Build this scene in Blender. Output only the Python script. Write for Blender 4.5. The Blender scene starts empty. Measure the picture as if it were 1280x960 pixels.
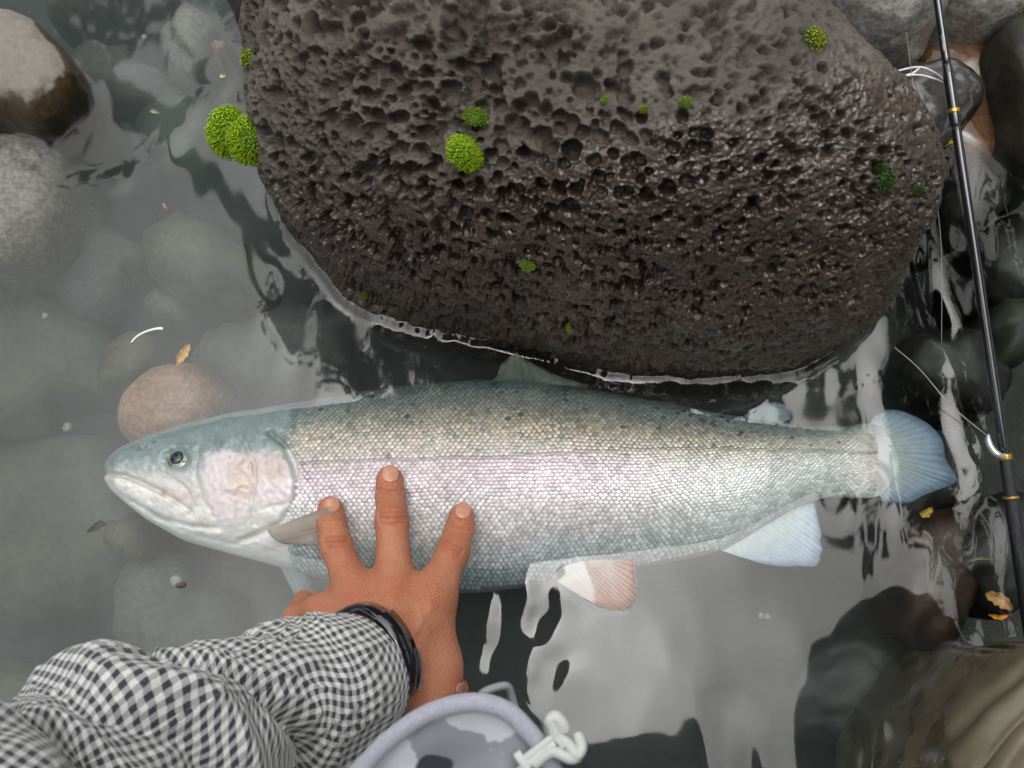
import bpy, math, random
import numpy as np
from mathutils import Vector, Matrix

random.seed(7)
rng = np.random.default_rng(7)
SC = bpy.context.scene
COL = SC.collection

# ------------------------------------------------------------------ camera
CAM_H, TILT, FPX = 0.66, math.radians(16.0), 1186.0
CAM = np.array([0.0, -CAM_H * math.tan(TILT), CAM_H])
cd = bpy.data.cameras.new('camera')
cd.sensor_width = 36.0
cd.lens = 36.0 * FPX / 1280.0
cd.clip_start, cd.clip_end = 0.02, 200.0
cam = bpy.data.objects.new('camera', cd)
COL.objects.link(cam)
cam.location = CAM
cam.rotation_euler = (TILT, 0, 0)
SC.camera = cam
cd.dof.use_dof = True
cd.dof.focus_distance = 0.67
cd.dof.aperture_fstop = 16.0

# ------------------------------------------------------------------ sky, sun, exposure
SUN_EL, SUN_ROT = math.radians(80), math.radians(8)
world = bpy.data.worlds.new('World')
SC.world = world
world.use_nodes = True
wn = world.node_tree
bg = wn.nodes['Background']
sky = wn.nodes.new('ShaderNodeTexSky')
sky.sky_type = 'NISHITA'
sky.sun_disc = False
sky.sun_elevation = SUN_EL
sky.sun_rotation = SUN_ROT
sky.air_density = 1.0
sky.dust_density = 6.0
sky.ozone_density = 1.0
hsv = wn.nodes.new('ShaderNodeHueSaturation')
hsv.inputs['Saturation'].default_value = 0.12
wn.links.new(sky.outputs[0], hsv.inputs['Color'])
# overcast: soft cloud structure over the whole sky
wtc = wn.nodes.new('ShaderNodeTexCoord')
wns = wn.nodes.new('ShaderNodeTexNoise')
wns.inputs['Scale'].default_value = 3.2
wns.inputs['Detail'].default_value = 4
wn.links.new(wtc.outputs['Generated'], wns.inputs['Vector'])
wmr = wn.nodes.new('ShaderNodeMapRange')
for k_, v_ in (('From Min', 0.3), ('From Max', 0.7), ('To Min', 0.45), ('To Max', 1.55)):
    wmr.inputs[k_].default_value = v_
wn.links.new(wns.outputs['Fac'], wmr.inputs['Value'])
wmul = wn.nodes.new('ShaderNodeVectorMath')
wmul.operation = 'SCALE'
wn.links.new(hsv.outputs[0], wmul.inputs[0])
wn.links.new(wmr.outputs[0], wmul.inputs['Scale'])
wn.links.new(wmul.outputs[0], bg.inputs['Color'])
bg.inputs['Strength'].default_value = 0.15
sd = bpy.data.lights.new('sun', 'SUN')
sd.energy = 1.0
sd.angle = math.radians(112)
sd.color = (1.0, 0.96, 0.9)
sun = bpy.data.objects.new('sun', sd)
COL.objects.link(sun)
# direction from which the light comes (same azimuth as the sky's sun)
az = SUN_ROT
sdir = Vector((math.sin(az) * math.cos(SUN_EL), math.cos(az) * math.cos(SUN_EL), math.sin(SUN_EL)))
sun.rotation_euler = sdir.to_track_quat('Z', 'Y').to_euler()
SC.view_settings.view_transform = 'Standard'
SC.view_settings.look = 'None'
SC.view_settings.exposure = 0.74
SC.view_settings.gamma = 1.0
SC.view_settings.use_curve_mapping = False
SC.render.engine = 'CYCLES'
SC.cycles.use_denoising = True
SC.cycles.use_adaptive_sampling = True
SC.cycles.adaptive_threshold = 0.02
SC.cycles.max_bounces = 7
SC.cycles.diffuse_bounces = 2
SC.cycles.glossy_bounces = 3
SC.cycles.transmission_bounces = 6
SC.cycles.transparent_max_bounces = 12
SC.cycles.caustics_reflective = False
SC.cycles.caustics_refractive = False
SC.cycles.sample_clamp_indirect = 6.0

# ------------------------------------------------------------------ pixel <-> world
CT, ST = math.cos(TILT), math.sin(TILT)

def P(px, py, z=0.0):
    """world point on the horizontal plane z that the photograph shows at (px, py)"""
    px, py, z = np.broadcast_arrays(np.asarray(px, float), np.asarray(py, float), np.asarray(z, float))
    a = (px - 640) / FPX
    b = -(py - 480) / FPX
    dx, dy, dz = a, b * CT + ST, b * ST - CT
    t = (z - CAM[2]) / dz
    return np.stack([CAM[0] + dx * t, CAM[1] + dy * t, z], -1)

def proj(v):
    v = np.asarray(v) - CAM
    y = v[..., 1] * CT + v[..., 2] * ST
    z = -v[..., 1] * ST + v[..., 2] * CT
    return 640 + FPX * v[..., 0] / -z, 480 - FPX * y / -z

# ------------------------------------------------------------------ numeric helpers
_perm = np.random.default_rng(3).permutation(256).astype(np.int64)
_perm = np.concatenate([_perm, _perm, _perm])
_grad = np.random.default_rng(4).normal(size=(256, 3))
_grad /= np.linalg.norm(_grad, axis=1)[:, None]

def noise(p, seed=0):
    p = np.asarray(p, float) + seed * 17.31
    i = np.floor(p).astype(np.int64)
    f = p - i
    u = f * f * f * (f * (f * 6 - 15) + 10)
    out = np.zeros(len(p))
    for cx in (0, 1):
        wx = u[:, 0] if cx else 1 - u[:, 0]
        for cy in (0, 1):
            wy = u[:, 1] if cy else 1 - u[:, 1]
            for cz in (0, 1):
                wz = u[:, 2] if cz else 1 - u[:, 2]
                h = _perm[_perm[_perm[(i[:, 0] + cx) & 255] + ((i[:, 1] + cy) & 255)] + ((i[:, 2] + cz) & 255)]
                g = _grad[h]
                out += wx * wy * wz * (g[:, 0] * (f[:, 0] - cx) + g[:, 1] * (f[:, 1] - cy) + g[:, 2] * (f[:, 2] - cz))
    return out * 1.6

def fbm(p, seed=0, octaves=3):
    a, s, o = 1.0, 1.0, 0
    for k in range(octaves):
        o = o + a * noise(np.asarray(p) * s, seed + k)
        a *= 0.5
        s *= 2.03
    return o

def sstep(a, b, x):
    t = np.clip((x - a) / (b - a), 0, 1)
    return t * t * (3 - 2 * t)

def catmull(pts, n, closed=False):
    pts = np.asarray(pts, float)
    m = len(pts)
    seg = m if closed else m - 1
    t = np.linspace(0, seg, n, endpoint=not closed)
    i = np.minimum(t.astype(int), seg - 1)
    f = (t - i)[:, None]
    def g(k):
        return pts[(i + k) % m] if closed else pts[np.clip(i + k, 0, m - 1)]
    p0, p1, p2, p3 = g(-1), g(0), g(1), g(2)
    return 0.5 * (2 * p1 + (p2 - p0) * f + (2 * p0 - 5 * p1 + 4 * p2 - p3) * f ** 2 + (3 * p1 - p0 - 3 * p2 + p3) * f ** 3)

def poly_dist(x, y, pts):
    """distance from points to a polyline (same units)"""
    d = np.full(np.shape(x), 1e9)
    for (ax, ay), (bx, by) in zip(pts[:-1], pts[1:]):
        vx, vy = bx - ax, by - ay
        t = np.clip(((x - ax) * vx + (y - ay) * vy) / (vx * vx + vy * vy), 0, 1)
        d = np.minimum(d, np.hypot(x - ax - t * vx, y - ay - t * vy))
    return d

def inside(x, y, poly):
    poly = np.asarray(poly, float)
    r = np.zeros(np.shape(x), bool)
    j = len(poly) - 1
    for i in range(len(poly)):
        xi, yi = poly[i]
        xj, yj = poly[j]
        c = ((yi > y) != (yj > y)) & (x < (xj - xi) * (y - yi) / ((yj - yi) + 1e-12) + xi)
        r ^= c
        j = i
    return r

def grid_faces(n, m, wrap=False):
    """quads of an n x m vertex grid (row-major); wrap closes the second axis"""
    i = np.arange(n - 1)[:, None]
    j = np.arange(m if wrap else m - 1)[None, :]
    j2 = (j + 1) % m
    return np.stack([i * m + j, (i + 1) * m + j, (i + 1) * m + j2, i * m + j2], -1).reshape(-1, 4)

def mesh(name, V, F, mat=None, parent=None, smooth=True, col=None, attrs=None, uv=None):
    V = np.ascontiguousarray(V, np.float32).reshape(-1, 3)
    me = bpy.data.meshes.new(name)
    me.vertices.add(len(V))
    me.vertices.foreach_set('co', V.ravel())
    groups = F if isinstance(F, list) else [F]
    groups = [np.asarray(g, np.int32) for g in groups if len(g)]
    loops = np.concatenate([g.ravel() for g in groups])
    starts, off = [], 0
    for g in groups:
        starts.append(off + np.arange(len(g), dtype=np.int32) * g.shape[1])
        off += g.size
    starts = np.concatenate(starts)
    me.loops.add(len(loops))
    me.loops.foreach_set('vertex_index', loops)
    me.polygons.add(len(starts))
    me.polygons.foreach_set('loop_start', starts.astype(np.int32))
    me.update(calc_edges=True)
    me.validate()
    if smooth:
        me.polygons.foreach_set('use_smooth', np.ones(len(me.polygons), bool))
    if col is not None:
        c = np.ones((len(V), 4), np.float32)
        c[:, :3] = col
        me.color_attributes.new('Col', 'FLOAT_COLOR', 'POINT').data.foreach_set('color', c.ravel())
    for k, a in (attrs or {}).items():
        me.attributes.new(k, 'FLOAT', 'POINT').data.foreach_set('value', np.asarray(a, np.float32))
    if uv is not None:
        l = me.uv_layers.new(name='UVMap')
        idx = np.empty(len(me.loops), np.int32)
        me.loops.foreach_get('vertex_index', idx)
        l.data.foreach_set('uv', np.asarray(uv, np.float32)[idx].ravel())
    o = bpy.data.objects.new(name, me)
    COL.objects.link(o)
    if mat:
        me.materials.append(mat)
    if parent:
        o.parent = parent
        o.matrix_parent_inverse = Matrix.Translation(-Vector(parent.location))
    return o

def empty(name, loc):
    o = bpy.data.objects.new(name, None)
    o.empty_display_size = 0.02
    COL.objects.link(o)
    o.location = Vector([float(x) for x in loc])
    return o

def tag(o, label=None, cat=None, group=None, kind=None):
    if label: o['label'] = label
    if cat: o['category'] = cat
    if group: o['group'] = group
    if kind: o['kind'] = kind
    return o

def tube(path, rad, n=10, cap=True):
    """verts, faces of a tube along path (k x 3), rad scalar or per point"""
    path = np.asarray(path, float)
    k = len(path)
    rad = np.broadcast_to(np.asarray(rad, float), (k,))
    T = np.gradient(path, axis=0)
    T /= np.linalg.norm(T, axis=1)[:, None] + 1e-12
    up = np.array([0, 0, 1.0]) if abs(T[0, 2]) < 0.9 else np.array([1.0, 0, 0])
    N = np.zeros_like(path)
    u = up - T[0] * up.dot(T[0]); u /= np.linalg.norm(u); N[0] = u
    for i in range(1, k):
        u = N[i - 1] - T[i] * N[i - 1].dot(T[i]); N[i] = u / np.linalg.norm(u)
    B = np.cross(T, N)
    a = np.linspace(0, 2 * math.pi, n, endpoint=False)
    V = path[:, None] + rad[:, None, None] * (np.cos(a)[None, :, None] * N[:, None] + np.sin(a)[None, :, None] * B[:, None])
    F = grid_faces(k, n, True)
    V = V.reshape(-1, 3)
    if cap:
        V = np.concatenate([V, path[:1], path[-1:]])
        j = np.arange(n)
        t1 = np.stack([np.full(n, k * n), j, (j + 1) % n], -1)
        t2 = np.stack([np.full(n, k * n + 1), (k - 1) * n + (j + 1) % n, (k - 1) * n + j], -1)
        return V, [F, np.concatenate([t1, t2])]
    return V, [F]

def merge(parts):
    """join (V, [faces...]) pieces of ONE part"""
    Vs, fq, ft, off = [], [], [], 0
    for V, F in parts:
        for g in (F if isinstance(F, list) else [F]):
            g = np.asarray(g)
            if len(g):
                (fq if g.shape[1] == 4 else ft).append(g + off)
        Vs.append(V); off += len(V)
    out = []
    if fq: out.append(np.concatenate(fq))
    if ft: out.append(np.concatenate(ft))
    return np.concatenate(Vs), out

def boxv(c, size, R=None, bev=0.0):
    """bevelled box as a superellipsoid-ish 6x6x6 grid"""
    n = 5
    g = np.linspace(-1, 1, n)
    t = np.array([-1, -0.86, 0, 0.86, 1])
    Vs, Fs, off = [], [], 0
    for ax in range(3):
        for sg in (-1, 1):
            a, b = np.meshgrid(t, t, indexing='ij')
            v = np.zeros((n, n, 3))
            v[..., ax] = sg
            v[..., (ax + 1) % 3] = a
            v[..., (ax + 2) % 3] = b
            F = grid_faces(n, n)
            if sg > 0: pass
            else: F = F[:, ::-1]
            Vs.append(v.reshape(-1, 3)); Fs.append(F + off); off += n * n
    V = np.concatenate(Vs)
    # round the corners
    q = np.abs(V)
    e = np.clip((q - 0.86) / 0.14, 0, 1)
    ln = np.linalg.norm(e, axis=1)
    k = np.where(ln > 1, 1 / np.maximum(ln, 1e-6), 1)
    q = np.where(q > 0.86, 0.86 + 0.14 * e * k[:, None], q)
    V = np.sign(V) * q * np.asarray(size) / 2
    if R is not None: V = V @ np.asarray(R).T
    return V + np.asarray(c), [np.concatenate(Fs)]

def surface_nets(f, origin, h):
    nx, ny, nz = f.shape
    s = f < 0
    cnt = np.zeros((nx - 1, ny - 1, nz - 1), int)
    for a in (0, 1):
        for b in (0, 1):
            for c in (0, 1):
                cnt += s[a:nx - 1 + a, b:ny - 1 + b, c:nz - 1 + c]
    I = np.argwhere((cnt > 0) & (cnt < 8))
    idx = np.full(cnt.shape, -1, np.int64)
    idx[tuple(I.T)] = np.arange(len(I))
    acc = np.zeros((len(I), 3)); num = np.zeros(len(I))
    for ax in range(3):
        for a in (0, 1):
            for b in (0, 1):
                o0 = np.zeros(3, int); o0[(ax + 1) % 3] = a; o0[(ax + 2) % 3] = b
                o1 = o0.copy(); o1[ax] = 1
                f0 = f[tuple((I + o0).T)]; f1 = f[tuple((I + o1).T)]
                m = (f0 < 0) != (f1 < 0)
                t = np.where(m, f0 / np.where(m, f0 - f1, 1), 0)
                p = o0 + t[:, None] * (o1 - o0)
                acc[m] += p[m]; num[m] += 1
    V = (I + acc / num[:, None]) * h + origin
    Fs = []
    for ax in range(3):
        u, v = (ax + 1) % 3, (ax + 2) % 3
        sl0 = [slice(None)] * 3; sl1 = [slice(None)] * 3
        sl0[ax] = slice(0, -1); sl1[ax] = slice(1, None)
        a, b = s[tuple(sl0)], s[tuple(sl1)]
        E = np.argwhere(a != b)
        E = E[(E[:, u] > 0) & (E[:, v] > 0) & (E[:, u] < f.shape[u] - 1) & (E[:, v] < f.shape[v] - 1)]
        du = np.zeros(3, int); du[u] = 1
        dv = np.zeros(3, int); dv[v] = 1
        q = np.stack([idx[tuple((E - du - dv).T)], idx[tuple((E - dv).T)], idx[tuple(E.T)], idx[tuple((E - du).T)]], -1)
        flip = ~a[tuple(E.T)]
        q[flip] = q[flip][:, ::-1]
        Fs.append(q)
    F = np.concatenate(Fs)
    return V, F[(F >= 0).all(1)]

def smin(a, b, k):
    h = np.clip(0.5 + 0.5 * (b - a) / k, 0, 1)
    return b * (1 - h) + a * h - k * h * (1 - h)

def sd_cone(X, a, b, ra, rb, flat=None):
    """rounded cone: distance to segment minus the radius that varies along it"""
    a, b = np.asarray(a, float), np.asarray(b, float)
    d = b - a
    t = np.clip(((X - a) @ d) / (d @ d), 0, 1)
    w = X - a - t[..., None] * d
    if flat is not None:       # flat = (axis, scale): distances along axis count scale times
        ax, sc = flat
        w = w + (w @ ax)[..., None] * ax * (sc - 1)
    return np.linalg.norm(w, axis=-1) - (ra + (rb - ra) * t)

def sdf_mesh(prims, lo, hi, h, k):
    lo, hi = np.asarray(lo, float), np.asarray(hi, float)
    n = np.ceil((hi - lo) / h).astype(int) + 1
    ax = [lo[i] + h * np.arange(n[i]) for i in range(3)]
    X = np.stack(np.meshgrid(*ax, indexing='ij'), -1)
    f = np.full(X.shape[:3], 1e3)
    for p in prims:
        a, b, ra, rb = [np.asarray(q, float) for q in p[:4]]
        kk = p[4] if len(p) > 4 and p[4] is not None else k
        fl = p[5] if len(p) > 5 else None
        R = max(float(ra), float(rb)) + 3 * kk + 2 * h
        i0 = np.maximum(((np.minimum(a, b) - R - lo) / h).astype(int), 0)
        i1 = np.minimum(((np.maximum(a, b) + R - lo) / h).astype(int) + 1, n)
        if (i1 <= i0).any(): continue
        sl = tuple(slice(i0[q], i1[q]) for q in range(3))
        f[sl] = smin(f[sl], sd_cone(X[sl], a, b, float(ra), float(rb), fl), kk)
    return surface_nets(f, lo, h)

# ------------------------------------------------------------------ material helpers
class Mat:
    def __init__(s, name):
        s.m = bpy.data.materials.new(name)
        s.m.use_nodes = True
        s.t = s.m.node_tree
        s.b = s.t.nodes['Principled BSDF']
        s.out = s.t.nodes['Material Output']
    def n(s, typ, **kw):
        nd = s.t.nodes.new('ShaderNode' + typ)
        for k, v in kw.items():
            if k.startswith('i_'):
                nd.inputs[k[2:].replace('_', ' ')].default_value = v
            else:
                setattr(nd, k, v)
        return nd
    def l(s, a, b):
        s.t.links.new(a, b)
    def set(s, **kw):
        for k, v in kw.items():
            s.b.inputs[k.replace('_', ' ')].default_value = v
        return s
    def coord(s, scale=1.0):
        tc = s.n('TexCoord')
        mp = s.n('Mapping')
        mp.inputs['Scale'].default_value = (scale,) * 3 if not isinstance(scale, tuple) else scale
        s.l(tc.outputs['Object'], mp.inputs['Vector'])
        return mp.outputs['Vector']
    def noise(s, vec, scale, detail=4.0, rough=0.55):
        nd = s.n('TexNoise')
        nd.inputs['Scale'].default_value = scale
        nd.inputs['Detail'].default_value = detail
        nd.inputs['Roughness'].default_value = rough
        s.l(vec, nd.inputs['Vector'])
        return nd.outputs['Fac']
    def ramp(s, fac, stops):
        nd = s.n('ValToRGB')
        el = nd.color_ramp.elements
        while len(el) > 1: el.remove(el[-1])
        el[0].position, el[0].color = stops[0][0], (*stops[0][1], 1)
        for p, c in stops[1:]:
            e = el.new(p); e.color = (*c, 1)
        s.l(fac, nd.inputs['Fac'])
        return nd.outputs['Color']
    def vramp(s, fac, a, b, lo, hi):
        nd = s.n('MapRange')
        nd.interpolation_type = 'SMOOTHSTEP'
        for k, v in (('From Min', a), ('From Max', b), ('To Min', lo), ('To Max', hi)):
            nd.inputs[k].default_value = v
        s.l(fac, nd.inputs['Value'])
        return nd.outputs['Result']
    def mix(s, fac, a, b, mode='MIX'):
        nd = s.n('Mix', data_type='RGBA', blend_type=mode)
        for sock, v in ((nd.inputs[0], fac), (nd.inputs[6], a), (nd.inputs[7], b)):
            if isinstance(v, (int, float)): sock.default_value = v
            elif isinstance(v, tuple): sock.default_value = (*v, 1) if len(v) == 3 else v
            else: s.l(v, sock)
        return nd.outputs[2]
    def math(s, op, a, b=None, clamp=False):
        nd = s.n('Math', operation=op, use_clamp=clamp)
        for sock, v in zip(nd.inputs, (a, b)):
            if v is None: continue
            if isinstance(v, (int, float)): sock.default_value = v
            else: s.l(v, sock)
        return nd.outputs[0]
    def attr(s, name):
        return s.n('Attribute', attribute_name=name)
    def bump(s, h, strength, dist, normal=None):
        nd = s.n('Bump')
        nd.inputs['Strength'].default_value = strength
        nd.inputs['Distance'].default_value = dist
        s.l(h, nd.inputs['Height'])
        if normal is not None: s.l(normal, nd.inputs['Normal'])
        return nd.outputs['Normal']
    def base(s, c): s.l(c, s.b.inputs['Base Color'])
    def rough(s, c): s.l(c, s.b.inputs['Roughness'])
    def nrm(s, c): s.l(c, s.b.inputs['Normal'])

def plain(name, col, rough=0.5, metal=0.0, var=0.12, scale=60.0, bump=0.0):
    m = Mat(name)
    v = m.coord()
    f = m.noise(v, scale)
    lo = tuple(c * (1 - var) for c in col)
    hi = tuple(min(1, c * (1 + var)) for c in col)
    m.base(m.ramp(f, [(0.3, lo), (0.7, hi)]))
    m.set(Roughness=rough, Metallic=metal)
    if bump:
        m.nrm(m.bump(f, bump, 0.002))
    return m.m
#%%PART2
# ================================================================== materials of the setting
def rock_material(name, c_lo, c_hi, rough=0.6, speck=0.4, scale=40.0, moss=0.0, bump=0.35, coat=0.0, green=(0.10, 0.14, 0.04)):
    m = Mat(name)
    v = m.coord()
    n1 = m.noise(v, scale * 0.4, 6)
    n2 = m.noise(v, scale * 6, 5, 0.7)
    c = m.ramp(n1, [(0.28, c_lo), (0.72, c_hi)])
    f2 = m.vramp(n2, 0.35, 0.7, 1 - speck, 1 + speck)
    rgb = m.n('CombineColor')
    for k in range(3): m.l(f2, rgb.inputs[k])
    c = m.mix(1.0, c, rgb.outputs[0], 'MULTIPLY')
    if moss:
        n3 = m.noise(v, scale * 0.8, 5, 0.65)
        c = m.mix(m.vramp(n3, 0.62 - moss * 0.3, 0.75 - moss * 0.3, 0, 0.8), c, green)
    m.base(c)
    m.set(Roughness=rough, Coat_Weight=coat, Coat_Roughness=0.08)
    h = m.math('ADD', m.math('MULTIPLY', n1, 0.6), m.math('MULTIPLY', n2, 0.25))
    m.nrm(m.bump(h, bump, 0.004))
    return m.m

# riverbed
mb = Mat('riverbed_silt')
v = mb.coord()
nb = mb.noise(v, 14, 7, 0.6)
nb2 = mb.noise(v, 160, 4, 0.7)
c = mb.ramp(nb, [(0.3, (0.014, 0.015, 0.014)), (0.55, (0.034, 0.035, 0.031)), (0.75, (0.065, 0.06, 0.05))])
mb.base(c)
mb.set(Roughness=0.9)
mb.nrm(mb.bump(nb2, 0.6, 0.006))
xs = np.concatenate([-np.geomspace(40, 1.0, 26), np.linspace(-0.95, 0.95, 140), np.geomspace(1.0, 40, 26)])
X, Y = np.meshgrid(xs, xs, indexing='ij')
p3 = np.stack([X, Y, 0 * X], -1).reshape(-1, 3)
hz = -0.20 - 0.04 * sstep(-0.06, 0.18, p3[:, 0]) * sstep(0.2, -0.02, p3[:, 1] - 0.4 * p3[:, 0]) + 0.018 * fbm(p3 * 6, 5, 3) + 0.006 * noise(p3 * 30, 9)
rr = np.hypot(p3[:, 0] * 0.8, (p3[:, 1] + 0.4) * 0.6)
bank = sstep(1.6, 3.4, np.abs(p3[:, 0] - 0.2))
hz = hz + bank * (0.55 + 0.25 * noise(p3 * 0.6, 12)) + sstep(4, 20, np.abs(p3[:, 0])) * 3.0
bed = mesh('riverbed', np.stack([p3[:, 0], p3[:, 1], hz], -1), grid_faces(len(xs), len(xs)), mb.m)
tag(bed, 'dark silty stream bed under the shallow water', 'riverbed', kind='structure')

# ================================================================== the vesicular boulder
def concentric(n):
    g = np.linspace(-1, 1, n)
    a, b = np.meshgrid(g, g, indexing='ij')
    r = np.where(np.abs(a) > np.abs(b), a, b)
    th = np.where(np.abs(a) > np.abs(b), math.pi / 4 * b / np.where(a == 0, 1, a), math.pi / 2 - math.pi / 4 * a / np.where(b == 0, 1, b))
    x, y = r * np.cos(th), r * np.sin(th)
    return np.hypot(x, y), np.arctan2(y, x)

def blob(outline_px, ze, ztop, zbot, n, umax=math.pi, pw=1.0, centre=None):
    """closed rounded solid: the outline at height ze, domed to ztop above and to zbot below"""
    O = P(*np.asarray(outline_px, float).T, ze)[:, :2]
    O = catmull(O, 720, True)
    C = O.mean(0) if centre is None else P(*centre, ze)[:2]
    d = O - C
    ang = np.unwrap(np.arctan2(d[:, 1], d[:, 0]))
    if ang[-1] < ang[0]: ang, d = ang[::-1], d[::-1]
    R = np.hypot(d[:, 0], d[:, 1])
    a0 = ang[0]
    r, th = concentric(n)
    u = r * umax
    tt = a0 + np.mod(th - a0, 2 * math.pi)
    Rt = np.interp(tt, np.append(ang, ang[0] + 2 * math.pi), np.append(R, R[0]))
    su = np.abs(np.sin(u)) ** pw
    cu = np.cos(u)
    x = C[0] + Rt * su * np.cos(th)
    y = C[1] + Rt * su * np.sin(th)
    z = np.where(cu > 0, ze + (ztop - ze) * np.abs(cu) ** pw, ze - (ze - zbot) * np.abs(cu) ** pw)
    return np.stack([x, y, z], -1)

def normals(G):
    du = np.gradient(G, axis=0); dv = np.gradient(G, axis=1)
    n = np.cross(du, dv)
    ln = np.linalg.norm(n, axis=-1, keepdims=True)
    n = n / np.maximum(ln, 1e-12)
    c = G.reshape(-1, 3).mean(0)
    if ((G - c) * n).sum() < 0: n = -n
    return n

BO = [(436, -60), (372, 40), (346, 125), (341, 195), (352, 254), (384, 305), (456, 366), (543, 403), (640, 427), (760, 446), (900, 456),
      (985, 453), (1052, 432), (1098, 386), (1104, 318), (1046, 240), (978, 160), (902, 96), (845, 42), (825, -20), (735, -75), (620, -110), (510, -105)]
NB = 1000
G = blob(BO, 0.022, 0.232, -0.17, NB, umax=math.radians(114), pw=0.62, centre=(735, 190))
N0 = normals(G)
flat = G.reshape(-1, 3)
G = G + (N0.reshape(-1, 3) * (0.008 * fbm(flat * 9, 21, 3) + 0.0018 * fbm(flat * 34, 25, 2))[:, None]).reshape(G.shape)
N0 = normals(G)
flat = G.reshape(-1, 3)
ppx, ppy = proj(flat)
# pits
disp = np.zeros((NB, NB))
pit = np.zeros((NB, NB))
du = np.linalg.norm(np.gradient(G, axis=0), axis=-1); dv = np.linalg.norm(np.gradient(G, axis=1), axis=-1)
area = (du * dv).ravel()
vis = (ppx > 250) & (ppx < 1230) & (ppy > -40) & (ppy < 500) & (flat[:, 2] > -0.03)
pr = area * vis
pr /= pr.sum()
NPIT = 11000
cent = rng.choice(NB * NB, NPIT, p=pr)
rad = np.where(rng.uniform(0, 1, NPIT) < 0.38, rng.uniform(0.0018, 0.0040, NPIT), rng.uniform(0.0010, 0.0018, NPIT))
big = rng.uniform(0, 1, NPIT) < 0.006
rad = np.where(big, rng.uniform(0.004, 0.0075, NPIT), rad)
# coarser holes on the upper left of the boulder, finer towards the right
rad *= np.clip(1.22 - 0.42 * sstep(500, 1050, ppx[cent]), 0.7, 1.3)
order = np.argsort(-rad)
placed = []
for q in order:
    ci, cj = divmod(int(cent[q]), NB)
    R = rad[q]
    wi = int(1.35 * R / max(du[ci, cj], 3e-4)) + 2
    wj = int(1.35 * R / max(dv[ci, cj], 3e-4)) + 2
    wi, wj = min(wi, 60), min(wj, 60)
    a0, a1, b0, b1 = max(0, ci - wi), min(NB, ci + wi + 1), max(0, cj - wj), min(NB, cj + wj + 1)
    w = G[a0:a1, b0:b1] - G[ci, cj]
    # uneven, slightly stretched rims
    ang = rng.uniform(0, math.pi)
    tx = np.array([math.cos(ang), math.sin(ang), 0.0])
    w = w + (w @ tx)[..., None] * tx * rng.uniform(-0.3, 0.15)
    d = np.linalg.norm(w, axis=-1)
    d = d * (1 + 0.25 * noise((G[a0:a1, b0:b1] / R * 0.9).reshape(-1, 3), 31).reshape(d.shape))
    t = np.clip(d / R, 0, 1.5)
    dep = R * (rng.uniform(1.5, 2.7) if R > 0.0017 else rng.uniform(1.0, 1.8))
    prof = np.where(t < 1, -dep * np.clip(1 - t ** 4.5, 0, 1) ** 0.55, 0) + R * 0.06 * np.exp(-((t - 1.1) / 0.14) ** 2)
    cur = disp[a0:a1, b0:b1]
    if q % 9 and cur[min(ci - a0, cur.shape[0] - 1), min(cj - b0, cur.shape[1] - 1)] < -0.0004:
        continue
    disp[a0:a1, b0:b1] = np.where(prof < 0, np.minimum(cur, prof + np.clip(cur, -0.001, 0)), np.where(cur < -1e-4, cur, np.maximum(cur, prof)))
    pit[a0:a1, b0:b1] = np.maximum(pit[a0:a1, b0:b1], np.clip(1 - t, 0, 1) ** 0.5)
# fewer, shallower holes at the waterline where the stone is worn
lowf = sstep(0.0, 0.035, flat[:, 2]).reshape(NB, NB)
disp = disp * (0.35 + 0.65 * lowf)
rough_n = 0.0010 * fbm(flat * 170, 40, 2) + 0.0007 * noise(flat * 420, 44)
G = G + N0 * (disp + rough_n.reshape(NB, NB))[..., None]
flat = G.reshape(-1, 3)
# wet band: everything that faces the water up to an uneven line; dry on top
wn_ = fbm(flat * 16, 50, 3)
line = np.interp(ppx, [250, 420, 560, 700, 860, 1000, 1100, 1250], [210, 225, 225, 185, 165, 120, 60, 30])
wet = sstep(-45, 45, ppy - line + 55 * wn_)
mr = Mat('vesicular_basalt')
v = mr.coord()
wetn = mr.attr('wet').outputs['Fac']
pitn = mr.attr('pit').outputs['Fac']
n1 = mr.noise(v, 22, 6)
n2 = mr.noise(v, 240, 5, 0.7)
dry = mr.ramp(n1, [(0.3, (0.058, 0.050, 0.040)), (0.55, (0.094, 0.083, 0.068)), (0.75, (0.150, 0.137, 0.117))])
dry = mr.mix(mr.vramp(n2, 0.35, 0.7, 0.0, 0.5), dry, (0.07, 0.06, 0.05))
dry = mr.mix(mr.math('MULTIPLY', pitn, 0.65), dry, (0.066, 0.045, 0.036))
wetc = mr.ramp(n1, [(0.3, (0.017, 0.0085, 0.0042)), (0.6, (0.038, 0.020, 0.010)), (0.8, (0.072, 0.040, 0.022))])
wetc = mr.mix(mr.math('MULTIPLY', mr.vramp(n2, 0.5, 0.75, 0, 1), 0.5), wetc, (0.10, 0.055, 0.035))
n3 = mr.noise(v, 9, 5, 0.6)
wetc = mr.mix(mr.vramp(n3, 0.58, 0.72, 0, 0.45), wetc, (0.045, 0.05, 0.016))
mr.base(mr.mix(wetn, dry, wetc))
mr.rough(mr.math('SUBTRACT', 0.82, mr.math('MULTIPLY', wetn, 0.30)))
mr.l(mr.math('MULTIPLY', wetn, 0.95), mr.b.inputs['Coat Weight'])
mr.set(Coat_Roughness=0.035)
nrm1 = mr.bump(n2, 0.6, 0.0028)
mr.nrm(nrm1)
n5 = mr.noise(v, 260, 1, 0.5)
mr.l(mr.bump(n5, 1.0, 0.0025), mr.b.inputs['Coat Normal'])
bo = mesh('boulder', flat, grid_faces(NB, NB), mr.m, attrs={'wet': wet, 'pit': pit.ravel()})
tag(bo, 'huge dark boulder full of round holes, wet along the waterline', 'boulder')
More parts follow.
